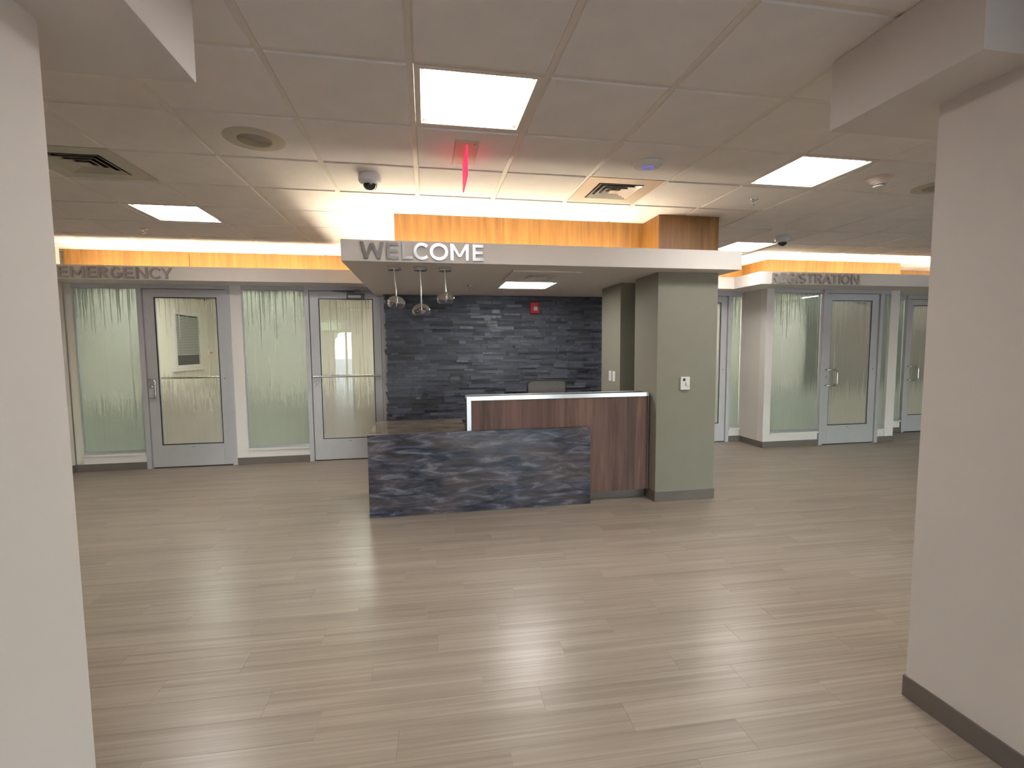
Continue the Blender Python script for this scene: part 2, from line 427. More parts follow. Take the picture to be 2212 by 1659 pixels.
def troffer_parts(t, cx, cy, z, w, d, lens):
    """square recessed LED panel: outer lip, sloped reveal, glowing lens"""
    bm = bm_new()
    o_ = [(-w / 2, -d / 2), (w / 2, -d / 2), (w / 2, d / 2), (-w / 2, d / 2)]
    loops = []
    for ins, h in ((0.0, 0.012), (0.0, -0.003), (0.028, -0.003), (0.034, 0.006), (0.048, 0.013)):
        loops.append([bm.verts.new((cx + sx * (1 - 2 * ins / w), cy + sy * (1 - 2 * ins / d), z + h)) for sx, sy in o_])
    for a, b in zip(loops, loops[1:]):
        for i in range(4): j = (i + 1) % 4; bm.faces.new((a[i], a[j], b[j], b[i]))
    obj('frame', bm, M_GRID, t)
    box('lens', cx - w / 2 + 0.046, cx + w / 2 - 0.046, cy - d / 2 + 0.046, cy + d / 2 - 0.046, z + 0.012, z + 0.02, lens, t)
def troffer(c, r, label, lens=None):
    cx, cy = GX + (c + .5) * PX, GY + (r + .5) * PY
    t = thing('ceiling_light', label, 'ceiling light', (cx, cy, Hc), 'square lay-in ceiling lights')
    troffer_parts(t, cx, cy, Hc, PX - 0.026, PY - 0.026, lens or M_EMIT)
    return t
troffer(0, 0, 'large square lit ceiling panel just in front of the exit sign')
troffer(4, 1, 'square lit ceiling panel beside the beige smoke detector')
troffer(-4, 4, 'square lit ceiling panel above the emergency doors')
troffer(6, 5, 'square lit ceiling panel beside the dome camera near registration')
def free_troffer(x, y, z, w, label, lens=M_EMIT, grp='square lay-in ceiling lights'):
    t = thing('ceiling_light', label, 'ceiling light', (x, y, z), grp)
    troffer_parts(t, x, y, z, w, w, lens); return t
# first panel seen reflected; the rest unseen, added to light entrance and lobby sides
for i, (x, y) in enumerate([(-1.8, -1.4), (1.9, -1.4), (-5.6, -1.5), (5.6, -1.5), (-2.5, -5.5), (2.5, -5.5), (-6.4, 3.6)]):
    free_troffer(x, y, Hc - 0.012, 0.585, 'square lit ceiling panel ' + ['over the entrance mat behind the left pier', 'added unseen over the entrance behind the right pier', 'added unseen over the far left of the entrance', 'added unseen over the far right of the entrance', 'added unseen beside the glazed entrance door', 'added unseen beside the wide storefront glass', 'added unseen over the lobby beyond the cream end wall'][i], grp='entrance ceiling panels')

# ================================================================== ROOM SHELL
# front wall with storefront openings (behind the viewer)
wf = struct('wall_front', 'beige entrance wall with glazed storefront behind the viewer', (0, -8.6, 0))
def wbox(x0, x1, z0, z1, m=M_WALL): box('wall_panel', x0, x1, -8.75, -8.6, z0, z1, m, wf)
wbox(-9, -5.9, 0, Hc); wbox(-2.35, 1.0, 0, Hc); wbox(9.0, 10, 0, Hc)
wbox(-5.9, -2.35, 2.62, Hc); wbox(1.0, 9.0, 2.5, Hc)
wbox(-5.9, -3.96, 0, 2.22); wbox(-2.88, -2.35, 0, 2.22)
wbox(-5.9, -4.5, 2.30, 2.62); wbox(-3.6, -2.35, 2.30, 2.62)
box('storefront_header', -5.9, -2.35, -8.68, -8.5, 2.22, 2.30, M_ALU, wf)
box('storefront_mullion', -4.08, -4.02, -8.68, -8.58, 2.30, 2.62, M_ALU, wf)
for x in (-3.96, -3.44, -2.94): box('storefront_mullion', x - .04, x + .04, -8.68, -8.58, 0, 2.22, M_BLACK, wf)
box('dark_header_line', -5.8, -1.0, -8.598, -8.58, 2.19, 2.23, M_BLACK, wf)
box('dark_jamb', -5.84, -5.76, -8.598, -8.56, 0, 2.19, M_BLACK, wf)
for x in (1.0, 2.3, 3.6, 4.9, 6.2, 7.6, 9.0): box('storefront_mullion', x - .04, x + .04, -8.70, -8.58, 0, 2.5, M_ALU, wf)
sbox('window_8', 'clear storefront glass beside the entrance', 1.0, 9.0, -8.66, -8.65, 0.0, 2.5, M_PANE)
sbox('wall_left', 'cream end wall return beside the leftmost glazed bay', -4.43, -4.28, 5.4, YL, 0, Hc, M_CREAM)
sbox('wall_outer_left', 'beige side wall of the lobby', -9.1, -8.95, -8.7, 7.0, 0, Hc, M_WALL)
sbox('wall_outer_right', 'beige side wall beyond registration', 9.8, 9.95, -8.7, 10.9, 0, Hc, M_WALL)
sbox('baseboard_left', 'dark rubber baseboard on the cream end wall', -4.28, -4.274, 5.4, YL - 0.002, 0.0015, 0.095, M_BASE)
sbox('wall_far_left', 'beige lobby wall beyond the glazed bays', -9.0, -4.43, YL, YL + 0.15, 0, Hc, M_WALL)
# columns flanking the opening where the viewer stands
sbox('wall_pier_left', 'pale plastered pier at the picture edge beside the emergency side', -1.72, -1.06, 0.75, 1.64, 0, Hc, M_WALL, bev=0.004)
sbox('wall_pier_right', 'pale plastered pier with dark baseboard beside registration side', 1.985, 2.7, 0.55, 1.62, 0, Hc, M_WALL, bev=0.004)
bm = bm_new(); bx(bm, 1.977, 2.71, 0.55, 1.627, 0.0015, 0.092, 0.003)
o = obj('baseboard_right', bm, M_BASE); o['label'] = 'dark rubber baseboard wrapping the near pier'; o['category'] = 'baseboard'; o['kind'] = 'structure'
bm = bm_new(); bx(bm, -1.73, -1.052, 0.75, 1.647, 0.0015, 0.092, 0.003)
o = obj('baseboard_left_pier', bm, M_BASE); o['label'] = 'dark rubber baseboard wrapping the left pier'; o['category'] = 'baseboard'; o['kind'] = 'structure'
sbox('trim_1', 'boxed plaster bulkhead over the left pier', -4.6, -0.772, 1.31, 1.92, 2.429, Hc - 0.008, M_WALL, bev=0.002)
sbox('trim_2', 'boxed plaster bulkhead over the right pier', 1.755, 5.2, 1.303, 1.895, 2.429, Hc - 0.008, M_WALL, bev=0.002)

# ---------------------------------------------------------------- soffit helper (fascia tray with a lit cove)
def led(name, x0, x1, y0, y1, z, parent):
    box(name, x0, x1, y0, y1, z, z + 0.012, M_COVE, parent, label='warm glowing cove strip')

# left soffit over the emergency doors
s1 = struct('wall_soffit_left', 'pale fascia soffit over the emergency doors with lit wood cove above', (-2.5, 6.27, 2.3))
box('soffit_board', -4.28, -0.655, 6.2955, YL + 0.10, 2.305, 2.325, M_SOFFIT, s1)
box('fascia', -4.28, -0.655, 6.27, 6.295, 2.305, 2.465, M_SOFFIT, s1)
led('cove_strip', -4.05, -0.70, 6.40, 6.43, 2.365, s1)
bm = bm_new(); bx(bm, -4.27, -2.90, 6.72, 6.74, 2.325, Hc - 0.008); obj('wood_panel', bm, M_WOOD, s1)
bm = bm_new(); bx(bm, -2.895, -0.25, 6.72, 6.74, 2.325, Hc - 0.008); obj('wood_panel', bm, M_WOOD, s1)

# canopy over the desk
s2 = struct('wall_canopy', 'pale floating canopy over the welcome desk carrying steel letters', (1.1, 5.2, 2.2))
CX0, CX1, CY0 = -0.645, 2.857, 4.013
Zc = 2.189
box('canopy_board', CX0 + 0.0255, CX1 - 0.0255, CY0 + 0.0255, YL - 0.005, Zc, Zc + 0.02, M_SOFFIT, s2)
box('fascia', CX0, CX1, CY0, CY0 + 0.025, Zc, 2.357, M_SOFFIT, s2, bev=0.0015)
box('fascia', CX0, CX0 + 0.025, CY0 + 0.0255, 6.66, Zc, 2.357, M_SOFFIT, s2)
box('fascia', CX1 - 0.025, CX1, CY0 + 0.0255, 6.66, Zc, 2.357, M_SOFFIT, s2)
led('cove_strip', -0.50, 2.06, 4.30, 4.33, 2.235, s2)
led('cove_strip', -0.50, -0.47, 4.34, 6.4, 2.235, s2)
led('cove_strip', 2.815, 2.828, 5.2, 6.4, 2.225, s2)
box('wood_panel', -0.262, 2.17, 4.565, 4.585, Zc + 0.0205, Hc - 0.008, M_WOOD, s2)
box('wood_panel', -0.262, -0.242, 4.5855, 6.66, Zc + 0.0205, Hc - 0.008, M_WOOD, s2)
box('wood_panel', 2.15, 2.17, 4.252, 4.5645, Zc + 0.0205, Hc - 0.008, M_WOOD, s2)
box('wood_panel', 2.15, 2.762, 4.236, 4.2515, Zc + 0.0205, Hc - 0.008, M_WOOD, s2, label='darker brown wood panel on the column head')
box('wood_panel', 2.742, 2.762, 4.252, 6.66, Zc + 0.0205, Hc - 0.008, M_WOOD, s2)

# right soffits around registration
s3 = struct('wall_soffit_right', 'pale stepped fascia soffit over registration with lit wood cove above', (6, 5.74, 2.3))
FR = 5.737
def lpoly(name, poly, z0, z1, m, parent):
    bm = bm_new()
    a = [bm.verts.new((x, y, z0)) for x, y in poly]; b = [bm.verts.new((x, y, z1)) for x, y in poly]
    bm.faces.new(a); bm.faces.new(b)
    for i in range(len(poly)):
        j = (i + 1) % len(poly); bm.faces.new((a[i], a[j], b[j], b[i]))
    return obj(name, bm, m, parent)
lpoly('soffit_board', [(4.4005, FR + .0255), (9.78, FR + .0255), (9.78, 6.90), (7.06, 6.90), (7.06, 6.29), (4.82, 6.29), (4.82, 6.83), (2.88, 6.83), (2.88, 6.3255), (4.4005, 6.3255)], 2.310, 2.328, M_SOFFIT, s3)
box('fascia', 4.375, 9.78, FR, FR + .025, 2.310, 2.474, M_SOFFIT, s3)
box('fascia', 4.375, 4.40, FR + .0255, 6.30, 2.310, 2.474, M_SOFFIT, s3)
box('fascia', 2.88, 4.40, 6.3005, 6.325, 2.310, 2.474, M_SOFFIT, s3)
led('cove_strip', 4.5, 9.6, FR + .06, FR + .09, 2.345, s3)
led('cove_strip', 4.46, 4.49, FR + .1, 6.5, 2.345, s3)
led('cove_strip', 2.95, 4.40, 6.37, 6.40, 2.345, s3)
box('wood_panel', 4.80, 7.06, 6.19, 6.21, 2.3285, Hc - 0.008, M_WOOD, s3)
box('wood_panel', 4.80, 4.82, 6.2105, 6.73, 2.3285, Hc - 0.008, M_WOOD, s3)
box('wood_panel', 2.88, 4.7995, 6.715, 6.735, 2.3285, Hc - 0.008, M_WOOD, s3)
box('wood_panel', 7.04, 7.06, 6.2105, 6.78, 2.3285, Hc - 0.008, M_WOOD, s3)
box('wood_panel', 7.0605, 9.78, 6.78, 6.80, 2.3285, Hc - 0.008, M_WOOD, s3)

# ---------------------------------------------------------------- stone wall
stw = sbox('wall_stone', 'dark blue-grey stacked split slate wall behind the desk', -0.495, 2.76, YS, 6.66, 0, Zc - 0.001, M_GROUT)
stones = []
z = 0.004
rnd = random.Random(11)
while z < Zc - 0.012:
    # a 0.15 m ledger course made of four or five thin strips
    hs = rnd.choice([(0.037, 0.037, 0.037, 0.037), (0.026, 0.048, 0.037, 0.037), (0.048, 0.026, 0.026, 0.048), (0.037, 0.026, 0.048, 0.037)])
    for h in hs:
        if z > Zc - 0.012: break
        h2 = min(h, Zc - 0.004 - z)
        x = -0.51 + rnd.uniform(-0.02, 0.01)
        while x < 2.74:
            l = rnd.choice([0.07, 0.10, 0.13, 0.16, 0.20, 0.25, 0.31]) * rnd.uniform(0.85, 1.15)
            if x + l > 2.70: l = 2.755 - x
            dpt = rnd.choice([0.008, 0.012, 0.015, 0.018, 0.024, 0.032])
            stones.append((x, z, l, h2, dpt)); x += l
        z += h
vis = sorted([s for s in stones if s[1] > 0.55 and s[0] < 2.38], key=lambda s: -s[2] * s[3])
big = set(vis[:300])
smes = []
for k in range(5):
    b = bm_new(); bx(b, 0, 1, -1, 0, 0, 1)
    rr = random.Random(40 + k)
    for v in b.verts:
        if v.co.y < -0.5: v.co.y += rr.uniform(-0.10, 0.16)
    me = finish(b, 'stone'); me.materials.append(M_STONE); smes.append(me)
for s in stones:
    if s in big:
        x, z, l, h, d = s
        o = bpy.data.objects.new('stone', smes[rnd.randrange(5)]); COL.objects.link(o)
        o.location = (x + .0006, YS + 0.002, z + .0006); o.scale = (l - .0012, d + 0.002, h - .0012); o.parent = stw
bm = bm_new()
for s in stones:
    if s not in big:
        x, z, l, h, d = s
        bx(bm, x + .0006, x + l - .0006, YS - d, YS + .002, z + .0006, z + h - .0006)
obj('small_stones', bm, M_STONE, stw, kind='stuff')

# column and pilaster
sbox('wall_column', 'olive green square column at the end of the desk', 2.142, 2.758, 4.215, 4.715, 0, Zc - 0.0005, M_GREEN, bev=0.003)
sbox('wall_pilaster', 'olive green pilaster beside the slate wall', 2.100, 2.74, 4.995, 5.56, 0, Zc - 0.0005, M_GREEN, bev=0.003)
bm = bm_new(); bx(bm, 2.135, 2.765, 4.208, 4.722, 0.0015, 0.095, 0.002)
o = obj('baseboard_column', bm, M_BASE); o['label'] = 'grey rubber baseboard wrapping the olive column'; o['category'] = 'baseboard'; o['kind'] = 'structure'

# ---------------------------------------------------------------- glazed bays
def ring_boxes(bm, x0, x1, y0, y1, z0, z1, t):
    bx(bm, x0, x1, y0, y1, z0, z0 + t); bx(bm, x0, x1, y0, y1, z1 - t, z1)
    bx(bm, x0, x0 + t, y0, y1, z0 + t, z1 - t); bx(bm, x1 - t, x1, y0, y1, z0 + t, z1 - t)
def closer(t, cx, y, z, arm=True):
    bm = bm_new(); bx(bm, cx - 0.11, cx + 0.11, y - 0.055, y, z - 0.075, z, 0.006); cb = obj('closer_body', bm, M_CLOSER_BARSHADE, t, label='dark grey door closer box')
    bm = bm_new(); bx(bm, cx - 0.09, cx + 0.07, y - 0.062, y - 0.0551, z - 0.062, z - 0.03, 0.002); obj('closer_cover', bm, M_ALU, cb)
    if arm:
        bm = bm_new(); tube(bm, [(cx - 0.01, y - 0.04, z + 0.012), (cx - 0.28, y - 0.10, z + 0.02)], 0.007, 8)
        tube(bm, [(cx - 0.28, y - 0.10, z + 0.02), (cx + 0.03, y - 0.03, z + 0.035)], 0.006, 8)
        bx(bm, cx - 0.01, cx + 0.06, y - 0.05, y - 0.005, z + 0.02, z + 0.045)
        obj('closer_arm', bm, M_CLOSER_BARSHADE, cb)
def pull_handle(t, x, y, zt, zb, dx, r=0.0105):
    bm = bm_new(); y2 = y - 0.055; k = 0.05
    pts = [(x, y, zt), (x, y2 + 0.02, zt), (x + dx * 0.25, y2, zt), (x + dx * 0.8, y2, zt), (x + dx, y2, zt - k * 0.5), (x + dx, y2, zt - k), (x + dx, y2, zb + k), (x + dx, y2, zb + k * 0.5), (x + dx * 0.8, y2, zb), (x + dx * 0.25, y2, zb), (x, y2 + 0.02, zb), (x, y, zb)]
    tube(bm, pts, r, 12); obj('pull_handle', bm, M_STEEL, t, smooth=True, label='satin steel offset pull handle')
def lock(t, x, y, z):
    bm = bm_new(); lathe(bm, [(0.019, 0.0), (0.019, -0.010), (0.012, -0.014), (0.012, -0.018), (0, -0.018)], x, y, z, 20, 'Y'); obj('lock_cylinder', bm, M_STEEL, t, smooth=True)
def door(name, label, x0, x1, y, glass, stile_l=0.115, stile_r=0.10, front_bar=False, pull=True, clos=None, lock_z=1.04, back_bar=True):
    """aluminium storefront door: leaf x0..x1, face at y"""
    t = struct(name, label, ((x0 + x1) / 2, y, 0))
    yb = y + 0.044; z0, z1 = 0.014, 2.248; gz0, gz1 = 0.292, 2.152
    box('stile', x0, x0 + stile_l, y, yb, z0, z1, M_ALU, t, bev=0.0015)
    box('stile', x1 - stile_r, x1, y, yb, z0, z1, M_ALU, t, bev=0.0015)
    gx0, gx1 = x0 + stile_l, x1 - stile_r
    box('top_rail', gx0, gx1, y, yb, gz1, z1, M_ALU, t)
    box('bottom_rail', gx0, gx1, y, yb, z0, gz0, M_ALU, t)
    bm = bm_new(); ring_boxes(bm, gx0 + .0005, gx1 - .0005, y + 0.008, y + 0.036, gz0 + .0005, gz1 - .0005, 0.010); obj('gasket', bm, M_BLACK, t)
    bm = bm_new(); ring_boxes(bm, gx0 + .0105, gx1 - .0105, y + 0.010, y + 0.034, gz0 + .0105, gz1 - .0105, 0.006); obj('glazing_bead', bm, M_TRIM, t)
    box('glass_pane', gx0 + 0.0105, gx1 - 0.0105, y + 0.018, y + 0.0185, gz0 + .0105, gz1 - .0105, glass, t)
    # frame around the leaf
    fw = 0.055
    box('jamb', x0 - 0.006 - fw, x0 - 0.006, y - 0.02, y + 0.09, 0.001, 2.312, M_ALU, t, bev=0.001)
    box('jamb', x1 + 0.006, x1 + 0.006 + fw, y - 0.02, y + 0.09, 0.001, 2.312, M_ALU, t, bev=0.001)
    box('frame_head', x0 - 0.006, x1 + 0.006, y - 0.019, y + 0.09, 2.254, 2.311, M_ALU, t)
    bm = bm_new(); bx(bm, x0 - .0055, x0 - .0005, y + 0.02, yb, 0.014, 2.2535); bx(bm, x1 + .0005, x1 + .0055, y + 0.02, yb, 0.014, 2.2535)
    bx(bm, x0, x1, y + 0.02, yb, 2.2485, 2.2535); bx(bm, x0, x1, y + 0.012, yb, 0.002, 0.0135)
    obj('weather_strip', bm, M_BLACK, t)
    if pull: pull_handle(t, x0 + 0.030, y, 1.13, 0.897, 0.075 if name == 'door_1' else 0.15, 0.0105 if name == 'door_1' else 0.0125)
    if lock_z: lock(t, x0 + 0.035, y, lock_z)
    if front_bar:
        bm = bm_new(); zb = 1.133; tube(bm, [(x0 + 0.02, y - 0.05, zb), (x1 - 0.02, y - 0.05, zb)], 0.0145, 14)
        for xx in (x0 + 0.045, x1 - 0.045): bx(bm, xx - .012, xx + .012, y - 0.045, y, zb - .012, zb + .012)
        obj('push_bar', bm, M_STEEL, t, smooth=True, label='satin steel push bar across the whole leaf')
    elif back_bar:
        bm = bm_new(); tube(bm, [(gx0 - 0.03, yb + 0.045, 1.14), (gx1 + 0.03, yb + 0.045, 1.14)], 0.013, 12)
        for xx in (gx0 - 0.03, gx1 + 0.03): bx(bm, xx - .01, xx + .01, yb, yb + 0.045, 1.13, 1.15)
        obj('push_bar', bm, M_STEEL if name == 'door_1' else M_CLOSER_BARSHADE, t, smooth=True, label='push bar seen through the glass')  # beyond the first door, dark colour paints the bar's shadow on the glass
    bm = bm_new(); lathe(bm, [(0.006, 0.0), (0.006, -0.002), (0, -0.002)], x1 - stile_r * 0.5, y, 1.13, 12, 'Y'); obj('bolt_cap', bm, M_BLACK, t)
    bm = bm_new(); bx(bm, (gx0 + gx1) / 2 - 0.016, (gx0 + gx1) / 2 + 0.016, y - 0.001, y, 0.258, 0.263); obj('maker_tag', bm, M_VENTD, t)
    if clos == 'front': closer(t, -0.90, y, 2.222)
    elif clos == 'back':
        bm = bm_new(); bx(bm, gx1 - 0.27, gx1 - 0.03, yb, yb + 0.06, 2.135, 2.19, 0.004); bx(bm, gx1 - 0.17, gx1 - 0.14, yb, yb + 0.03, 2.118, 2.136); obj('closer_body', bm, M_CHAIRB, t, label='dark door closer behind the glass')
    return t
def sidelite(name, label, x0, x1, y, glass, sill_over=0.0, mull_l=True, wall_l=None, wall_r=None, post=True):
    """fixed pane over a low wall with a painted stool; x0..x1 is the daylight opening"""
    t = struct(name, label, ((x0 + x1) / 2, y, 0))
    box('head_frame', x0, x1, y - 0.012, y + 0.08, 2.252, 2.311, M_ALU, t)
    box('glass_pane', x0, x1, y + 0.030, y + 0.0305, 0.245, 2.252, glass, t)
    box('bottom_frame', x0, x1, y + 0.005, y + 0.07, 0.212, 0.245, M_TRIM, t)
    box('window_stool', x0 - sill_over, x1, y - 0.032, y + 0.10, 0.188, 0.2115, M_WALLW, t, bev=0.003)
    box('low_wall', x0 - (0 if wall_l is None else 0), x1, y - 0.005, y + 0.10, 0, 0.1875, M_WALLW, t)
    if post:
        bm = bm_new(); bx(bm, x0, x0 + 0.012, y + 0.01, y + 0.07, 0.245, 2.252); obj('side_frame', bm, M_TRIM, t)
    return t

# left bays
sidelite('window_1', 'wide frosted greenish sidelite at the far end of the emergency wall', -4.185, -3.487, YL, G_GREEN)
door('door_1', 'aluminium glass door with curved pull handle under the EMERGENCY lettering', -3.425, -2.495, YL + 0.004, G_DOOR, stile_l=0.115, stile_r=0.098, clos='back')
sbox('wall_mullion_left', 'narrow painted wall strip between the two emergency doors', -2.434, -2.300, YL - 0.006, YL + 0.10, 0, 2.3045, M_WALLW)
sidelite('window_2', 'frosted sidelite between the two emergency doors', -2.300, -1.548, YL, G_GREEN2)
door('door_2', 'aluminium glass door with push bar and closer beside the slate wall', -1.485, -0.590, YL + 0.004, G_DOOR, stile_l=0.110, stile_r=0.095, front_bar=True, pull=False, clos='front', lock_z=1.03)
box('jamb_cover', -0.529, -0.4955, YL - 0.02, YL + 0.09, 0.001, 2.188, M_ALU, bpy.data.objects['door_2'])
box('corner_wall', -4.285, -4.185, YL + 0.03, YL + 0.12, 0, 2.3045, M_CREAM, bpy.data.objects['wall_left'])
sbox('baseboard_emergency', 'dark rubber baseboard under the emergency sidelites', -4.274, -3.4875, YL - 0.012, YL - 0.0055, 0.0015, 0.093, M_BASE)
box('baseboard_piece', -2.434, -1.548, YL - 0.013, YL - 0.0065, 0.0015, 0.093, M_BASE, bpy.data.objects['baseboard_emergency'])

# registration front
REG = [4.815, 7.07]
regw = struct('wall_registration', 'warm grey painted wall box of the registration room', (5.9, YR, 0))
box('wall_face', 4.815, 4.93, YR, YR + 0.12, 0, 2.3095, M_WALLW, regw)
box('wall_side', 4.8145, 4.93, YR + 0.1205, 9.2, 0, 2.3095, M_WALL, regw)
box('wall_face', 6.915, 7.07, YR, YR + 0.12, 0, 2.3095, M_WALLW, regw)
box('wall_side', 6.97, 7.07, YR + 0.1205, 9.2, 0, 2.3095, M_WALLW, regw)
sidelite('window_3', 'tall etched sidelite under the REGISTRATION lettering', 4.93, 5.735, YR + 0.012, G_GREEN2)
door('door_3', 'aluminium glass door with square pull handle at registration', 5.805, 6.712, YR + 0.004, G_FULL, stile_l=0.092, stile_r=0.118, clos='back', lock_z=1.035)
sidelite('window_4', 'very narrow green sidelite between registration door and corner', 6.776, 6.915, YR + 0.012, G_GREEN)
bb = sbox('baseboard_registration', 'dark rubber baseboard around the registration box', 4.808, 5.735, YR - 0.007, YR - 0.0005, 0.0015, 0.09, M_BASE)
box('baseboard_piece', 4.8075, 4.814, YR, YB - 0.01, 0.0015, 0.09, M_BASE, bb)
box('baseboard_piece', 6.776, 7.071, YR - 0.007, YR - 0.0005, 0.0015, 0.09, M_BASE, bb)

# recessed bay between column and registration
sbox('wall_back', 'beige wall hidden behind the olive column', 2.77, 3.42, YB, YB + 0.12, 0, 2.3095, M_WALL)
door('door_4', 'aluminium glass door partly hidden behind the olive column', 3.50, 4.55, YB + 0.004, G_FULL, stile_l=0.10, stile_r=0.10, clos=None, pull=False, lock_z=None)
sidelite('window_5', 'narrow green sidelite tucked beside the registration box', 4.618, 4.806, YB + 0.012, G_GREEN)
box('baseboard_piece', 4.618, 4.806, YB - 0.006, YB + 0.006, 0.0015, 0.09, M_BASE, bb)

# recessed bay beyond registration
sidelite('window_6', 'dark green sidelite in the recess beyond registration', 7.08, 7.915, YC + 0.012, G_GREEN)
door('door_5', 'aluminium glass door half hidden by the near right pier', 7.985, 8.93, YC + 0.004, G_FULL, stile_l=0.075, stile_r=0.10, clos=None, lock_z=1.035)
sbox('wall_right', 'beige wall beyond the last glass door', 8.995, 9.78, YC, YC + 0.12, 0, 2.3095, M_WALL)
box('baseboard_piece', 7.08, 7.915, YC - 0.006, YC + 0.006, 0.0015, 0.09, M_BASE, bb)

# ---------------------------------------------------------------- rooms behind the glass
sbox('wall_inner_left', 'beige side wall of the emergency room', -4.43, -4.30, YL + 0.13, 11, 0, 2.69, M_CREAM)
sbox('wall_inner_back', 'beige back wall of the emergency room', -4.30, -0.30, 10.9, 11, 0, 2.69, M_CREAM)
sbox('wall_inner_right', 'beige partition behind the slate wall', -0.40, -0.30, 6.77, 10.9, 0, 2.69, M_CREAM)
sbox('ceiling_inner_left', 'ceiling of the emergency room', -4.45, 2.9, 6.76, 11, 2.70, 2.75, M_TILE)
sbox('wall_registration_back', 'beige back wall of the registration rooms', 2.75, 9.8, 9.2, 9.3, 0, 2.69, M_CREAM)
sbox('wall_inner_partition', 'beige partition behind the recessed glass door', 2.65, 2.75, 6.84, 9.2, 0, 2.69, M_CREAM)
sbox('ceiling_inner_right', 'ceiling of the registration rooms', 2.91, 9.8, 6.84, 9.3, 2.70, 2.75, M_TILE)
free_troffer(-1.2, 8.9, 2.680, 0.6, 'lit ceiling panel in the emergency room behind the glass', M_EMITR, 'room ceiling panels')
free_troffer(-3.3, 8.0, 2.680, 0.6, 'lit ceiling panel in the emergency room above the blinds', M_EMITR, 'room ceiling panels')
free_troffer(3.8, 8.0, 2.680, 0.6, 'lit ceiling panel in the room behind the recessed door', M_EMITR, 'room ceiling panels')
free_troffer(5.9, 8.0, 2.680, 0.6, 'lit ceiling panel in the registration room', M_EMITR, 'room ceiling panels')
free_troffer(8.2, 8.0, 2.680, 0.6, 'lit ceiling panel in the room beyond registration', M_EMITR, 'room ceiling panels')
# window with blinds on the emergency room side wall
w7 = struct('window_7', 'small white framed window with blinds seen through the first emergency door', (-4.28, 9.7, 1.6))
X = -4.30
bm = bm_new(); bx(bm, X, X + .03, 9.20, 9.28, 1.16, 2.2); bx(bm, X, X + .03, 10.15, 10.23, 1.16, 2.2); bx(bm, X, X + .03, 9.28, 10.15, 2.12, 2.2); bx(bm, X, X + .03, 9.28, 10.15, 1.16, 1.22)
obj('window_frame', bm, M_WALLW, w7)
box('window_sill', X, X + .06, 9.15, 10.28, 1.12, 1.158, M_WALLW, w7)
box('glass_pane', X + .001, X + .004, 9.285, 10.145, 1.222, 2.118, M_CHAIRB, w7)
bm = bm_new()
for k in range(24):
    zz = 1.40 + k * 0.029; bx(bm, X + .008, X + .024, 9.29, 10.14, zz, zz + 0.019)
obj('blind_slats', bm, M_BLIND, w7, kind='stuff')
for x_ in (3.8, 5.9, 8.2):  # second panel per room, added to brighten the glass from inside
    free_troffer(x_, 7.15, 2.680, 0.6, {3.8: 'added light panel brightening the glass just inside the recessed door', 5.9: 'added light panel brightening the glass just inside the registration door', 8.2: 'added light panel brightening the glass just inside the last glass door'}[x_], M_EMITR, 'room ceiling panels')
free_troffer(-2.0, 7.5, 2.680, 0.6, 'added light panel brightening the room just inside the emergency sidelite', M_EMITR, 'room ceiling panels')  # extra panel added to brighten this room behind the sidelite
t = thing('card_reader', 'small white and orange card reader on the emergency room wall', 'card reader', (X, 10.6, 1.46))
box('reader_body', X + .0005, X + .02, 10.54, 10.72, 1.40, 1.53, M_WHITE, t)
box('reader_label', X + .0205, X + .022, 10.57, 10.70, 1.41, 1.45, mat('orange_label', (0.6, 0.25, 0.12), 0.6), t)

# ================================================================== DESK
desk = thing('reception_desk', 'welcome desk with dark brushed slab front, plum wood panel and silver trim', 'desk', (0.8, 4.5, 0))
FY = 4.288
box('front_slab', -0.521, 1.515, FY, FY + 0.035, 0.0015, 0.742, M_SLAB, desk, bev=0.0012, label='dark blue-grey slab with brushed feather pattern')
box('countertop', -0.521, 0.352, FY + 0.0355, 5.10, 0.705, 0.742, M_TOP, desk, bev=0.001, label='glossy brown brushed countertop')
box('countertop', 0.5, 2.11, 4.515, 5.0, 0.705, 0.742, M_TOP, desk)
box('side_slab', -0.521, -0.486, FY + 0.0355, 5.10, 0.0015, 0.7045, M_SLAB, desk)
PY0 = 4.335
box('wood_panel', 0.372, 2.118, PY0, 4.495, 0.097, 1.016, M_DWOOD, desk, label='plum brown walnut panel with vertical grain')
box('ledge_top', 0.372, 2.118, PY0 + 0.012, 4.485, 1.0165, 1.050, M_CHAIRB, desk, label='dark ledge top')
box('silver_trim', 0.352, 2.123, PY0 - 0.009, PY0 + 0.0115, 1.0165, 1.054, M_TRIM, desk, bev=0.001, label='silver metal edge along the top')
box('silver_trim', 0.352, 2.123, 4.4855, 4.500, 1.0165, 1.054, M_TRIM, desk, label='silver metal edge along the back')
box('silver_trim', 0.352, 0.392, PY0 - 0.009, PY0 - 0.0005, 0.7425, 1.016, M_TRIM, desk, bev=0.001, label='silver upright trim at the panel end')
box('end_panel', 0.3535, 0.3715, PY0, 4.495, 0.097, 1.016, M_CHAIRB, desk)
box('silver_trim', 2.1185, 2.123, PY0 - 0.004, PY0 + 0.012, 0.097, 1.016, M_TRIM, desk)
box('kick_plate', 1.4, 2.13, 4.42, 4.43, 0.0015, 0.0965, M_BASE, desk, label='grey recessed kick plate')
box('panel_back', 0.38, 2.11, 4.4955, 4.5145, 0.0015, 0.7, M_CHAIRB, desk)
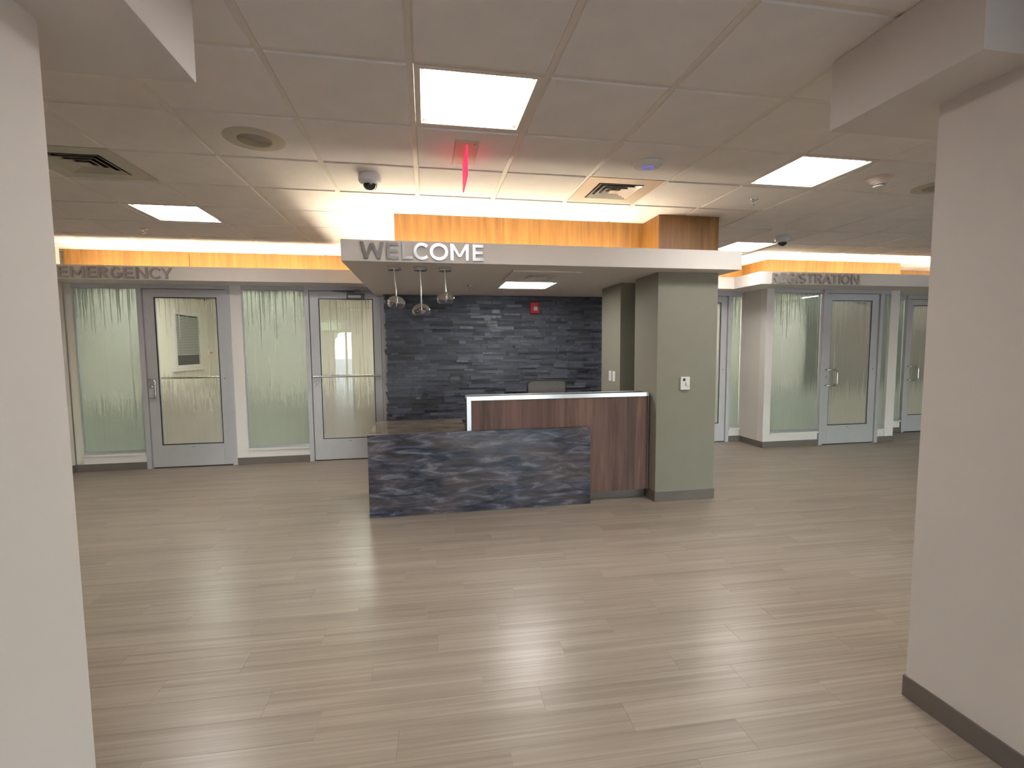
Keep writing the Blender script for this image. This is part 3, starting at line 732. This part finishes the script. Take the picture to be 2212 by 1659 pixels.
# cable/pen slot and grommet
# ---------------------------------------------------------------- office chair
ch = thing('office_chair', 'grey backed office chair with black frame behind the welcome desk', 'chair', (1.32, 5.4, 0))
bm = bm_new()
def rrect(cx, cz, w, h, r, n=6):
    pts = []
    for (sx, sz, a0) in ((1, 1, 0), (-1, 1, PI / 2), (-1, -1, PI), (1, -1, 1.5 * PI)):
        for k in range(n + 1):
            a = a0 + k * PI / 2 / n
            pts.append((cx + sx * (w / 2 - r) + r * math.cos(a), cz + sz * (h / 2 - r) + r * math.sin(a)))
    return pts
prism(bm, rrect(1.318, 0.87, 0.425, 0.50, 0.045), 5.185, 5.20); obj('backrest', bm, M_CHAIRG, ch)
bm = bm_new()
outer = rrect(1.318, 0.87, 0.455, 0.53, 0.058); inner = rrect(1.318, 0.87, 0.424, 0.499, 0.044)
n = len(outer)
vo = [[bm.verts.new((x, y, z)) for x, z in outer] for y in (5.18, 5.215)]; vi = [[bm.verts.new((x, y, z)) for x, z in inner] for y in (5.18, 5.215)]
for i in range(n):
    j = (i + 1) % n
    bm.faces.new((vo[0][i], vo[0][j], vi[0][j], vi[0][i])); bm.faces.new((vo[1][i], vo[1][j], vi[1][j], vi[1][i]))
    bm.faces.new((vo[0][i], vo[0][j], vo[1][j], vo[1][i])); bm.faces.new((vi[0][i], vi[0][j], vi[1][j], vi[1][i]))
obj('back_frame', bm, M_CHAIRB, ch)
bm = bm_new(); bx(bm, 1.08, 1.56, 5.22, 5.70, 0.44, 0.50, 0.02); obj('seat', bm, M_CHAIRG, ch)
bm = bm_new(); tube(bm, [(1.32, 5.21, 0.72), (1.32, 5.16, 0.5), (1.32, 5.2, 0.41), (1.32, 5.45, 0.40)], 0.02, 10); obj('back_support', bm, M_CHAIRB, ch, smooth=True)
bm = bm_new(); lathe(bm, [(0.03, 0.08), (0.03, 0.25), (0.018, 0.25), (0.018, 0.435)], 1.32, 5.45, 0, 16); obj('gas_column', bm, M_CHAIRB, ch, smooth=True)
for k in range(5):
    a = 2 * PI * k / 5 + 0.3; dx, dy = math.cos(a), math.sin(a)
    bm = bm_new(); tube(bm, [(1.32 + dx * 0.02, 5.45 + dy * 0.02, 0.11), (1.32 + dx * 0.30, 5.45 + dy * 0.30, 0.075)], 0.018, 8); lg = obj('leg', bm, M_CHAIRB, ch, smooth=True)
    bm = bm_new(); lathe(bm, [(0.026, -0.02), (0.026, 0.02)], 1.32 + dx * 0.30, 5.45 + dy * 0.30, 0.0285, 14, 'X'); obj('caster', bm, M_CHAIRB, lg, smooth=True)
for sx in (-1, 1):
    bm = bm_new(); tube(bm, [(1.32 + sx * .24, 5.5, 0.42), (1.32 + sx * .27, 5.5, 0.45), (1.32 + sx * .27, 5.48, 0.66)], 0.014, 8)
    bx(bm, 1.32 + sx * .27 - .03, 1.32 + sx * .27 + .03, 5.36, 5.60, 0.66, 0.685, 0.006); obj('armrest', bm, M_CHAIRB, ch)

# ================================================================== LETTERING
def arc_stroke(cx, cy, rx, ry, a0, a1, n=28):
    return [(cx + rx * math.cos(math.radians(a0 + (a1 - a0) * k / n)), cy + ry * math.sin(math.radians(a0 + (a1 - a0) * k / n))) for k in range(n + 1)]
def stroke(pts, t):
    qs = []; L, Rr_ = [], []
    for i, p in enumerate(pts):
        a = pts[max(i - 1, 0)]; b = pts[min(i + 1, len(pts) - 1)]
        dx, dy = b[0] - a[0], b[1] - a[1]; l = math.hypot(dx, dy) or 1
        nx, ny = -dy / l * t / 2, dx / l * t / 2
        L.append((p[0] + nx, p[1] + ny)); Rr_.append((p[0] - nx, p[1] - ny))
    for i in range(len(pts) - 1):
        qs.append([L[i], L[i + 1], Rr_[i + 1], Rr_[i]])
    return qs
def glyph(ch_, w, h, t):
    def rc(a, b, c, d): return [(a, b), (c, b), (c, d), (a, d)]
    def dg(p, q, tt): return [(p[0], p[1]), (p[0] + tt, p[1]), (q[0] + tt, q[1]), (q[0], q[1])]
    P = []
    if ch_ == 'E': P = [rc(0, 0, t, h), rc(t, 0, w, t), rc(t, h - t, w * .96, h), rc(t, (h - t) / 2, w * .9, (h + t) / 2)]
    elif ch_ == 'L': P = [rc(0, 0, t, h), rc(t, 0, w, t)]
    elif ch_ == 'I': P = [rc(0, 0, w, h)]
    elif ch_ == 'T': P = [rc(0, h - t, w, h), rc((w - t) / 2, 0, (w + t) / 2, h - t)]
    elif ch_ == 'N': P = [rc(0, 0, t, h), rc(w - t, 0, w, h), [(t * .2, h), (t * 1.25, h), (w - t * .2, 0), (w - t * 1.25, 0)]]
    elif ch_ == 'M':
        P = [rc(0, 0, t, h), rc(w - t, 0, w, h), [(0, h), (t, h), (w / 2 + t * .45, h * .22), (w / 2 - t * .45, h * .22)], [(w - t, h), (w, h), (w / 2 + t * .45, h * .22), (w / 2 - t * .45, h * .22)]]
    elif ch_ == 'W':
        a, b, c, d, m_ = 0, w * .235, w / 2, w * .765, t * 1.05
        P = [dg((a, h), (b - m_ / 2, 0), m_), dg((c - m_ / 2, h * .93), (b - m_ / 2, 0), m_), dg((c - m_ / 2, h * .93), (d - m_ / 2, 0), m_), dg((w - m_, h), (d - m_ / 2, 0), m_)]
    elif ch_ == 'Y': P = [rc((w - t) / 2, 0, (w + t) / 2, h * .45), dg((0, h), ((w - t) / 2, h * .42), t * 1.1), dg((w - t * 1.1, h), ((w - t) / 2 - t * .1, h * .42), t * 1.1)]
    elif ch_ == 'A': P = [dg((0, 0), (w / 2 - t * .55, h), t * 1.1), dg((w - t * 1.1, 0), (w / 2 - t * .55, h), t * 1.1), rc(w * .2, h * .22, w * .8, h * .22 + t * .9)]
    elif ch_ == 'X': P = [dg((0, 0), (w - t * 1.2, h), t * 1.2), dg((w - t * 1.2, 0), (0, h), t * 1.2)]
    elif ch_ == 'O': P = stroke(arc_stroke(w / 2, h / 2, w / 2 - t / 2, h / 2 - t / 2, 0, 360, 40), t)
    elif ch_ == 'C': P = stroke(arc_stroke(w * .54, h / 2, w * .54 - t / 2, h / 2 - t / 2, 42, 318), t)
    elif ch_ == 'G': P = stroke(arc_stroke(w * .52, h / 2, w * .52 - t / 2, h / 2 - t / 2, 42, 322), t) + [rc(w - t, h * .12, w, h * .5), rc(w * .58, h * .5 - t * .9, w - t, h * .5)]
    elif ch_ == 'R':
        r_ = h * .27
        P = [rc(0, 0, t, h), rc(t, h - t, w * .55, h), rc(t, h - 2 * r_, w * .55, h - 2 * r_ + t)]
        P += stroke(arc_stroke(w * .55, h - r_, w * .40 - t / 2 + t * .1, r_ - t / 2, 90, -90, 16), t)
        P += [[(w - t * 1.15, 0), (w, 0), (w * .62, h - 2 * r_ + t * .5), (w * .62 - t * 1.15, h - 2 * r_ + t * .5)]]
    elif ch_ == 'S':
        r_ = (h + t) / 4
        up = arc_stroke(w / 2, h - r_, w / 2 - t / 2, r_ - t / 2, 40, 270, 20); dn = arc_stroke(w / 2, r_, w / 2 - t / 2, r_ - t / 2, 90, -140, 20)
        P = stroke(up + dn[1:], t)
    return P
def sign(name, label, text, xs, y, z0, h, t, m, depth=0.022, face=None):
    s = thing(name, label, 'sign', ((xs[0][0] + xs[-1][1]) / 2, y, z0))
    for c_, (a, b) in zip(text, xs):
        bm = bm_new(); w = b - a
        over = h * 0.02 if c_ in 'OCGS' else 0
        for k, poly in enumerate(glyph(c_, w, h + 2 * over, t)):
            prism(bm, [(a + u, z0 - over + v) for u, v in poly], y - depth - 0.00002 * k, y - 0.0005)
        obj('letter', bm, m, s)
    return s
sign('welcome_lettering', 'brushed steel WELCOME letters on the canopy above the desk', 'WELCOME',
     [(-0.495, -0.311), (-0.293, -0.199), (-0.174, -0.092), (-0.084, 0.04), (0.045, 0.192), (0.211, 0.359), (0.392, 0.483)], CY0, 2.208, 0.131, 0.0235, M_SIGN)
sign('emergency_lettering', 'metal EMERGENCY letters, wall reflection painted into their colour, on the fascia above the first doors', 'EMERGENCY',
     [(-4.041, -3.947), (-3.92, -3.783), (-3.756, -3.664), (-3.645, -3.543), (-3.52, -3.407), (-3.389, -3.285), (-3.261, -3.142), (-3.128, -2.998), (-3.003, -2.887)], 6.27, 2.318, 0.128, 0.023, M_SIGN_REFL)
sign('registration_lettering', 'metal REGISTRATION letters, wall reflection painted into their colour, on the stepped fascia', 'REGISTRATION',
     [(4.517, 4.62), (4.641, 4.735), (4.752, 4.872), (4.896, 4.920), (4.945, 5.04), (5.055, 5.158), (5.180, 5.290), (5.297, 5.430), (5.430, 5.535), (5.550, 5.574), (5.590, 5.725), (5.747, 5.872)], FR, 2.322, 0.132, 0.024, M_SIGN_REFL)

# ================================================================== PENDANTS
def pendant(x, gx, gz, tilt, label):
    y = 4.22; t = thing('pendant_light', label, 'pendant light', (x, y, Zc), 'clear glass pendants')
    bm = bm_new(); lathe(bm, [(0.001, -0.0005), (0.060, -0.0005), (0.060, -0.030), (0.056, -0.034), (0.001, -0.034)], x, y, Zc, 36); obj('canopy', bm, M_CHROME, t, smooth=True)
    bm = bm_new(); top = gz + 0.055
    zs = [Zc - .03, Zc - .1, (Zc + top) / 2, top + .06, top]
    w = [0, .004 * tilt, .45, .7, 1.0]
    pts = [(x + (gx - x) * k + (0.004 * math.sin(3 * i) * tilt), y, z_) for i, (k, z_) in enumerate(zip(w, zs))]
    tube(bm, pts, 0.0065, 10); obj('cord', bm, M_STEEL, t, smooth=True)
    # globe: thick clear bowl open below
    bm = bm_new(); R0 = 0.078
    prof = []
    for k in range(15):
        a = math.radians(90 - k * 9.3)
        prof.append((max(R0 * math.cos(a), 0.0005), R0 * 0.80 * math.sin(a)))
    inn = [(max(r - 0.004, 0.0004), z_ - (0.004 if z_ > 0 else -0.001)) for r, z_ in prof][::-1]
    lathe(bm, prof + inn, 0, 0, 0, 40)
    me_rot = Matrix.Rotation(math.radians(9 * tilt if label.startswith('leftmost') else 2 * tilt), 4, 'Y')
    bm.transform(Matrix.Translation((gx, y, gz)) @ me_rot)
    obj('glass_globe', bm, M_CLEAR, t, smooth=True, label='clear blown glass bowl')
    bm = bm_new(); lathe(bm, [(0.001, 0.055), (0.011, 0.055), (0.011, 0.010), (0.006, 0.004), (0.006, -0.022), (0.001, -0.028)], gx, y, gz, 16); obj('lamp_socket', bm, M_CHROME, t, smooth=True)
    for k in range(5):
        a = 2 * PI * k / 5 + 0.4; bm = bm_new()
        bmesh.ops.create_icosphere(bm, subdivisions=2, radius=0.0055, matrix=Matrix.Translation((gx + .036 * math.cos(a), y + .036 * math.sin(a), gz - 0.004 + .012 * (k % 2))))
        tube(bm, [(gx, y, gz + .012), (gx + .036 * math.cos(a), y + .036 * math.sin(a), gz - 0.004 + .012 * (k % 2))], 0.0012, 6)
        obj('glass_bead', bm, M_CHROME, t, smooth=True)
pendant(-0.252, -0.240, 1.878, 1.0, 'leftmost clear glass pendant, tilted, hanging before the slate wall')
pendant(-0.036, -0.032, 1.816, 0.3, 'lowest and middle clear glass pendant of the three')
pendant(0.172, 0.176, 1.919, -0.8, 'highest clear glass pendant on the kinked shortest cord')

# ================================================================== CEILING FIXTURES
def diffuser(cx, cy, z, w, d, n, inner, m, label, name='air_diffuser'):
    t = thing(name, label, 'air vent', (cx, cy, z))
    bm = bm_new()   # face plate with square hole
    o_ = [(-1, -1), (1, -1), (1, 1), (-1, 1)]
    oo = [bm.verts.new((cx + sx * w / 2, cy + sy * d / 2, z - 0.003)) for sx, sy in o_]; ii = [bm.verts.new((cx + sx * inner / 2, cy + sy * inner / 2, z - 0.003)) for sx, sy in o_]
    ou = [bm.verts.new((cx + sx * w / 2, cy + sy * d / 2, z + 0.012)) for sx, sy in o_]; iu = [bm.verts.new((cx + sx * inner / 2, cy + sy * inner / 2, z + 0.02)) for sx, sy in o_]
    for i in range(4):
        j = (i + 1) % 4; bm.faces.new((oo[i], oo[j], ii[j], ii[i])); bm.faces.new((oo[i], oo[j], ou[j], ou[i])); bm.faces.new((ii[i], ii[j], iu[j], iu[i]))
    obj('face_plate', bm, m, t)
    box('duct_shade', cx - inner / 2, cx + inner / 2, cy - inner / 2, cy + inner / 2, z + 0.02, z + 0.024, M_VENTD, t)  # flat near-black sheet: shade inside the duct put into the colour
    for k in range(n):
        a = inner / 2 * (1 - (k + 0.25) / (n + 0.3)); b = a - inner / 2 / (n + 0.3) * 0.80
        bm = bm_new()
        lo_ = [bm.verts.new((cx + sx * a, cy + sy * a, z - 0.008)) for sx, sy in o_]; hi_ = [bm.verts.new((cx + sx * b, cy + sy * b, z + 0.010)) for sx, sy in o_]
        lo2 = [bm.verts.new((cx + sx * a, cy + sy * a, z - 0.0055)) for sx, sy in o_]; hi2 = [bm.verts.new((cx + sx * b, cy + sy * b, z + 0.0125)) for sx, sy in o_]
        for i in range(4):
            j = (i + 1) % 4
            bm.faces.new((lo_[i], lo_[j], hi_[j], hi_[i])); bm.faces.new((lo2[i], lo2[j], hi2[j], hi2[i])); bm.faces.new((lo_[i], lo_[j], lo2[j], lo2[i])); bm.faces.new((hi_[i], hi_[j], hi2[j], hi2[i]))
        obj('louvre', bm, m, t)
    box('centre_plate', cx - 0.035, cx + 0.035, cy - 0.035, cy + 0.035, z - 0.007, z - 0.004, m, t)
diffuser(GX - 3.5 * PX, GY + 2.5 * PY, Hc, PX - .026, PY - .026, 4, 0.36, M_VENT, 'matte beige square ceiling diffuser beside the left pier')
diffuser(GX + 2.5 * PX, GY + 2.5 * PY, Hc, PX - .026, PY - .026, 4, 0.36, M_VENTG, 'glossy square ceiling diffuser in front of the wood box')
diffuser(1.105, 4.575, Zc - 0.014, 0.645, 0.60, 3, 0.28, M_SOFFIT, 'soffit coloured diffuser panel under the canopy')
tc_ = thing('ceiling_light', 'small lit panel under the canopy above the desk', 'ceiling light', (1.1, 5.2, Zc), None)
troffer_parts(tc_, 1.100, 5.225, Zc - 0.014, 0.60, 0.60, M_EMIT)

def speaker(cx, cy, label):
    t = thing('ceiling_speaker', label, 'speaker', (cx, cy, Hc)); z = Hc - 0.0066
    bm = bm_new(); lathe(bm, [(0.165, 0.0), (0.163, -0.004), (0.155, -0.007), (0.096, -0.009), (0.092, -0.006)], cx, cy, z, 48); obj('trim_ring', bm, M_BEIGE, t, smooth=True)
    bm = bm_new()
    prof = []
    for k in range(14):
        r = 0.092 - k * 0.0066; prof += [(r, -0.006), (r - 0.0018, -0.0088), (r - 0.004, -0.0088)]
    lathe(bm, prof, cx, cy, z, 48); obj('grille', bm, M_BEIGED, t)
    for k in range(4):
        bm = bm_new(); a = PI / 4 + k * PI / 2; lathe(bm, [(0.004, -0.008), (0.004, -0.0095), (0, -0.0095)], cx + .13 * math.cos(a), cy + .13 * math.sin(a), z, 10)
        obj('screw', bm, M_BEIGED, t)
speaker(-0.957, 3.105, 'round beige ceiling speaker left of the large lit panel')
speaker(3.935, 3.19, 'round beige ceiling speaker cut off by the right pier')

def dome_cam(cx, cy, label):
    z = Hc - 0.006; t = thing('dome_camera', label, 'security camera', (cx, cy, z))
    bm = bm_new(); lathe(bm, [(0.074, -0.0008), (0.078, -0.012), (0.078, -0.044), (0.070, -0.055), (0.054, -0.060)], cx, cy, z, 36); obj('housing', bm, M_WHITE, t, smooth=True)
    bm = bm_new(); prof = [(0.052, -0.058)] + [(0.050 * math.cos(math.radians(a)), -0.062 - 0.046 * math.sin(math.radians(a))) for a in range(0, 91, 10)]
    lathe(bm, prof, cx, cy, z, 32); obj('dome', bm, M_DOME, t, smooth=True)
    bm = bm_new(); lathe(bm, [(0.054, -0.0605), (0.0545, -0.068), (0.0505, -0.068)], cx, cy, z, 32); obj('dome_ring', bm, M_WHITE, t, smooth=True)
dome_cam(-0.365, 3.60, 'white dome security camera near the exit sign')
dome_cam(3.965, 4.87, 'white dome security camera beside the far lit panel')

# exit sign
ex = thing('exit_sign', 'red edge-lit EXIT sign hanging edge-on from the ceiling', 'exit sign', (0.265, 3.1, Hc))
zt = Hc - 0.0072
bm = bm_new(); bx(bm, 0.197, 0.335, 2.925, 3.285, zt - 0.006, zt, 0.002); obj('mounting_plate', bm, M_BEIGE, ex)
bm = bm_new(); lathe(bm, [(0.004, -0.006), (0.004, -0.0075), (0, -0.0075)], 0.312, 2.96, zt, 10); obj('test_button', bm, M_CHAIRB, ex)
box('acrylic_panel', 0.262, 0.269, 2.97, 3.29, 2.535, zt - 0.0065, M_EXITP, ex)
bm = bm_new(); bx(bm, 0.2615, 0.2695, 2.966, 2.9698, 2.535, zt - 0.007); bx(bm, 0.2615, 0.2695, 2.9699, 3.29, 2.531, 2.5348); obj('lit_edge', bm, M_EXITE, ex)
def exit_face(xface, sgn):
    h = 0.125; w = 0.052; z0 = 2.565
    ys = [2.995 + k * 0.072 for k in range(4)]
    bm = bm_new()
    for c_, yy in zip('EXIT', ys):
        w_ = w if c_ != 'I' else 0.016
        for k, poly in enumerate(glyph(c_, w_, h, 0.016)):
            for_pts = []
            for u, v in poly:
                yv = yy + u if sgn > 0 else (2.995 + 3.27) - (yy + u)
                for_pts.append((yv, z0 + v))
            a = [bm.verts.new((xface, p, q)) for p, q in for_pts]; b = [bm.verts.new((xface + sgn * 0.001, p, q)) for p, q in for_pts]
            bm.faces.new(a); bm.faces.new(b)
            for i in range(len(a)): j = (i + 1) % len(a); bm.faces.new((a[i], a[j], b[j], b[i]))
    obj('exit_letters', bm, M_EXITE, ex)
exit_face(0.2692, 1); exit_face(0.2618, -1)

# wifi access point
ap = thing('wifi_access_point', 'round white wifi access point glowing blue beside the glossy diffuser', 'access point', (1.485, 3.09, Hc)); z = Hc - 0.0066
bm = bm_new(); lathe(bm, [(0.098, 0.0), (0.100, -0.006), (0.090, -0.018), (0.060, -0.028), (0.036, -0.031)], 1.485, 3.09, z, 40); obj('housing', bm, M_WHITE, ap, smooth=True)
bm = bm_new(); lathe(bm, [(0.036, -0.0305), (0.035, -0.0325), (0.031, -0.0325), (0.031, -0.030)], 1.485, 3.09, z, 40); obj('light_ring', bm, M_LEDBLUE, ap, smooth=True, label='blue glowing ring')
bm = bm_new(); lathe(bm, [(0.0305, -0.030), (0.028, -0.034), (0.001, -0.035)], 1.485, 3.09, z, 32); obj('centre_cap', bm, M_WHITE, ap, smooth=True)
# smoke detector
sd = thing('smoke_detector', 'beige stepped smoke detector by the right ceiling panel', 'smoke detector', (3.295, 3.085, Hc))
bm = bm_new(); lathe(bm, [(0.088, 0.0), (0.084, -0.010), (0.062, -0.026), (0.050, -0.044)], 3.295, 3.085, z, 36); obj('base', bm, mat('detector_plastic', (0.60, 0.50, 0.42), 0.35), sd, smooth=True)
bm = bm_new(); lathe(bm, [(0.040, -0.042), (0.040, -0.050), (0.034, -0.051), (0.034, -0.057), (0.040, -0.058), (0.036, -0.066), (0.001, -0.070)], 3.295, 3.085, z, 32); obj('sensor_head', bm, M_WALLW, sd, smooth=True)
bm = bm_new(); lathe(bm, [(0.0355, -0.0512), (0.0355, -0.0568)], 3.295, 3.085, z, 32); obj('sensor_slot', bm, M_VENTD, sd)
def sprinkler(x, y, z, label):
    t = thing('sprinkler_head', label, 'sprinkler', (x, y, z))
    bm = bm_new(); lathe(bm, [(0.036, -0.0005), (0.034, -0.006), (0.016, -0.010), (0.010, -0.012), (0.010, -0.022), (0.001, -0.022)], x, y, z, 24); obj('escutcheon', bm, M_CHROME, t, smooth=True)
    bm = bm_new()
    for s in (-1, 1): tube(bm, [(x + s * .009, y, z - .02), (x + s * .015, y, z - .034), (x + s * .004, y, z - .046)], 0.0022, 6)
    tube(bm, [(x, y, z - .021), (x, y, z - .048)], 0.003, 8); obj('frame_arms', bm, M_CHROME, t, smooth=True)
    bm = bm_new(); lathe(bm, [(0.001, -0.047), (0.015, -0.047), (0.015, -0.0495), (0.001, -0.0495)], x, y, z, 16); obj('deflector', bm, M_CHROME, t)
sprinkler(2.72, 3.69, Hc - 0.0066, 'small chrome sprinkler head between column top and right panel')
sprinkler(-2.77, 5.50, Hc - 0.0066, 'small chrome sprinkler head above the EMERGENCY lettering')
sprinkler(0.496, 5.40, Zc, 'small chrome sprinkler head under the canopy')

# ================================================================== WALL DEVICES
t = thing('wall_control', 'white wall box with dark sensor dot and round knob on the olive column', 'wall control', (2.423, 4.215, 1.14))
bm = bm_new(); bx(bm, 2.376, 2.471, 4.190, 4.2145, 1.083, 1.206, 0.003); obj('housing', bm, M_WHITE, t)
bm = bm_new(); lathe(bm, [(0.014, 0.0), (0.014, -0.002), (0.001, -0.002)], 2.410, 4.1898, 1.178, 24, 'Y'); obj('sensor_dot', bm, M_CHAIRB, t)
bm = bm_new(); lathe(bm, [(0.021, 0.0), (0.019, -0.012), (0.001, -0.013)], 2.441, 4.1898, 1.140, 28, 'Y'); obj('knob', bm, M_WHITE, t, smooth=True)
def wall_switch(y0, y1, label):
    t = thing('wall_switch', label, 'switch', (2.10, (y0 + y1) / 2, 1.16), 'keypad switches on the pilaster')
    bm = bm_new(); bx(bm, 2.092, 2.0995, y0, y1, 1.103, 1.218, 0.0015); pl = obj('plate', bm, M_WHITE, t)
    for k in range(4):
        bm = bm_new(); zz = 1.122 + k * 0.021; bx(bm, 2.0885, 2.0919, y0 + 0.02, y1 - 0.02, zz, zz + 0.016, 0.001); obj('button', bm, M_WHITE, pl)
wall_switch(5.225, 5.300, 'white keypad switch on the pilaster, the one nearer the slate wall')
wall_switch(5.115, 5.190, 'white keypad switch on the pilaster, the one farther from the slate wall')
fa = thing('fire_alarm', 'red fire alarm strobe high on the slate wall', 'fire alarm', (1.458, 6.43, 2.03))
bm = bm_new(); bx(bm, 1.396, 1.520, 6.37, 6.43, 1.950, 2.105, 0.012); obj('housing', bm, M_RED, fa)
bm = bm_new(); bx(bm, 1.420, 1.500, 6.362, 6.3695, 1.972, 2.085, 0.003); obj('front_plate', bm, M_RED, fa)
bm = bm_new(); prism(bm, [(1.435, 1.995), (1.448, 1.985), (1.460, 1.992), (1.475, 1.985), (1.490, 2.000), (1.488, 2.030), (1.472, 2.045), (1.45, 2.043), (1.435, 2.025)], 6.348, 6.3618); obj('strobe_lens', bm, M_LENS, fa)
# thermostat and sign seen inside the registration room
t = thing('wall_thermostat', 'small white wall control seen through the registration door', 'thermostat', (7.4, 9.2, 1.1))
_x = 6.085 * 9.18 / 6.18
bm = bm_new(); bx(bm, _x - .06, _x + .06, 9.175, 9.1995, 1.02, 1.15, 0.003); obj('housing', bm, M_WHITE, t)
bm = bm_new(); lathe(bm, [(0.018, 0.0), (0.018, -0.003), (0, -0.003)], _x - .03, 9.1748, 1.12, 16, 'Y'); obj('sensor_dot', bm, M_CHAIRB, t)

# ================================================================== OUTSIDE (seen only as reflections and daylight)
g = box('ground_outside', -40, 40, -60, -8.8, -0.12, -0.02, M_ASPH); g['kind'] = 'structure'; g['label'] = 'asphalt outside the entrance'; g['category'] = 'ground'
rt = random.Random(3)
for i, x in enumerate((-14, -8.5, -3, 4, 11)):
    t = thing('tree', 'green tree outside ' + ['far left of the entrance', 'left of the entrance door', 'in front of the entrance door', 'in front of the storefront glass', 'far right of the storefront'][i], 'tree', (x, -24, 0), 'trees outside')
    bm = bm_new(); tube(bm, [(x, -24, 0), (x + .1, -24, 2.2)], 0.18, 8); obj('trunk', bm, M_DWOOD, t)
    bm = bm_new()
    for k in range(26):
        bmesh.ops.create_icosphere(bm, subdivisions=1, radius=rt.uniform(.5, 1.0), matrix=Matrix.Translation((x + rt.uniform(-1.9, 1.9), -24 + rt.uniform(-1.6, 1.6), rt.uniform(2.0, 4.8))))
    obj('foliage', bm, M_LEAF, t, kind='stuff')
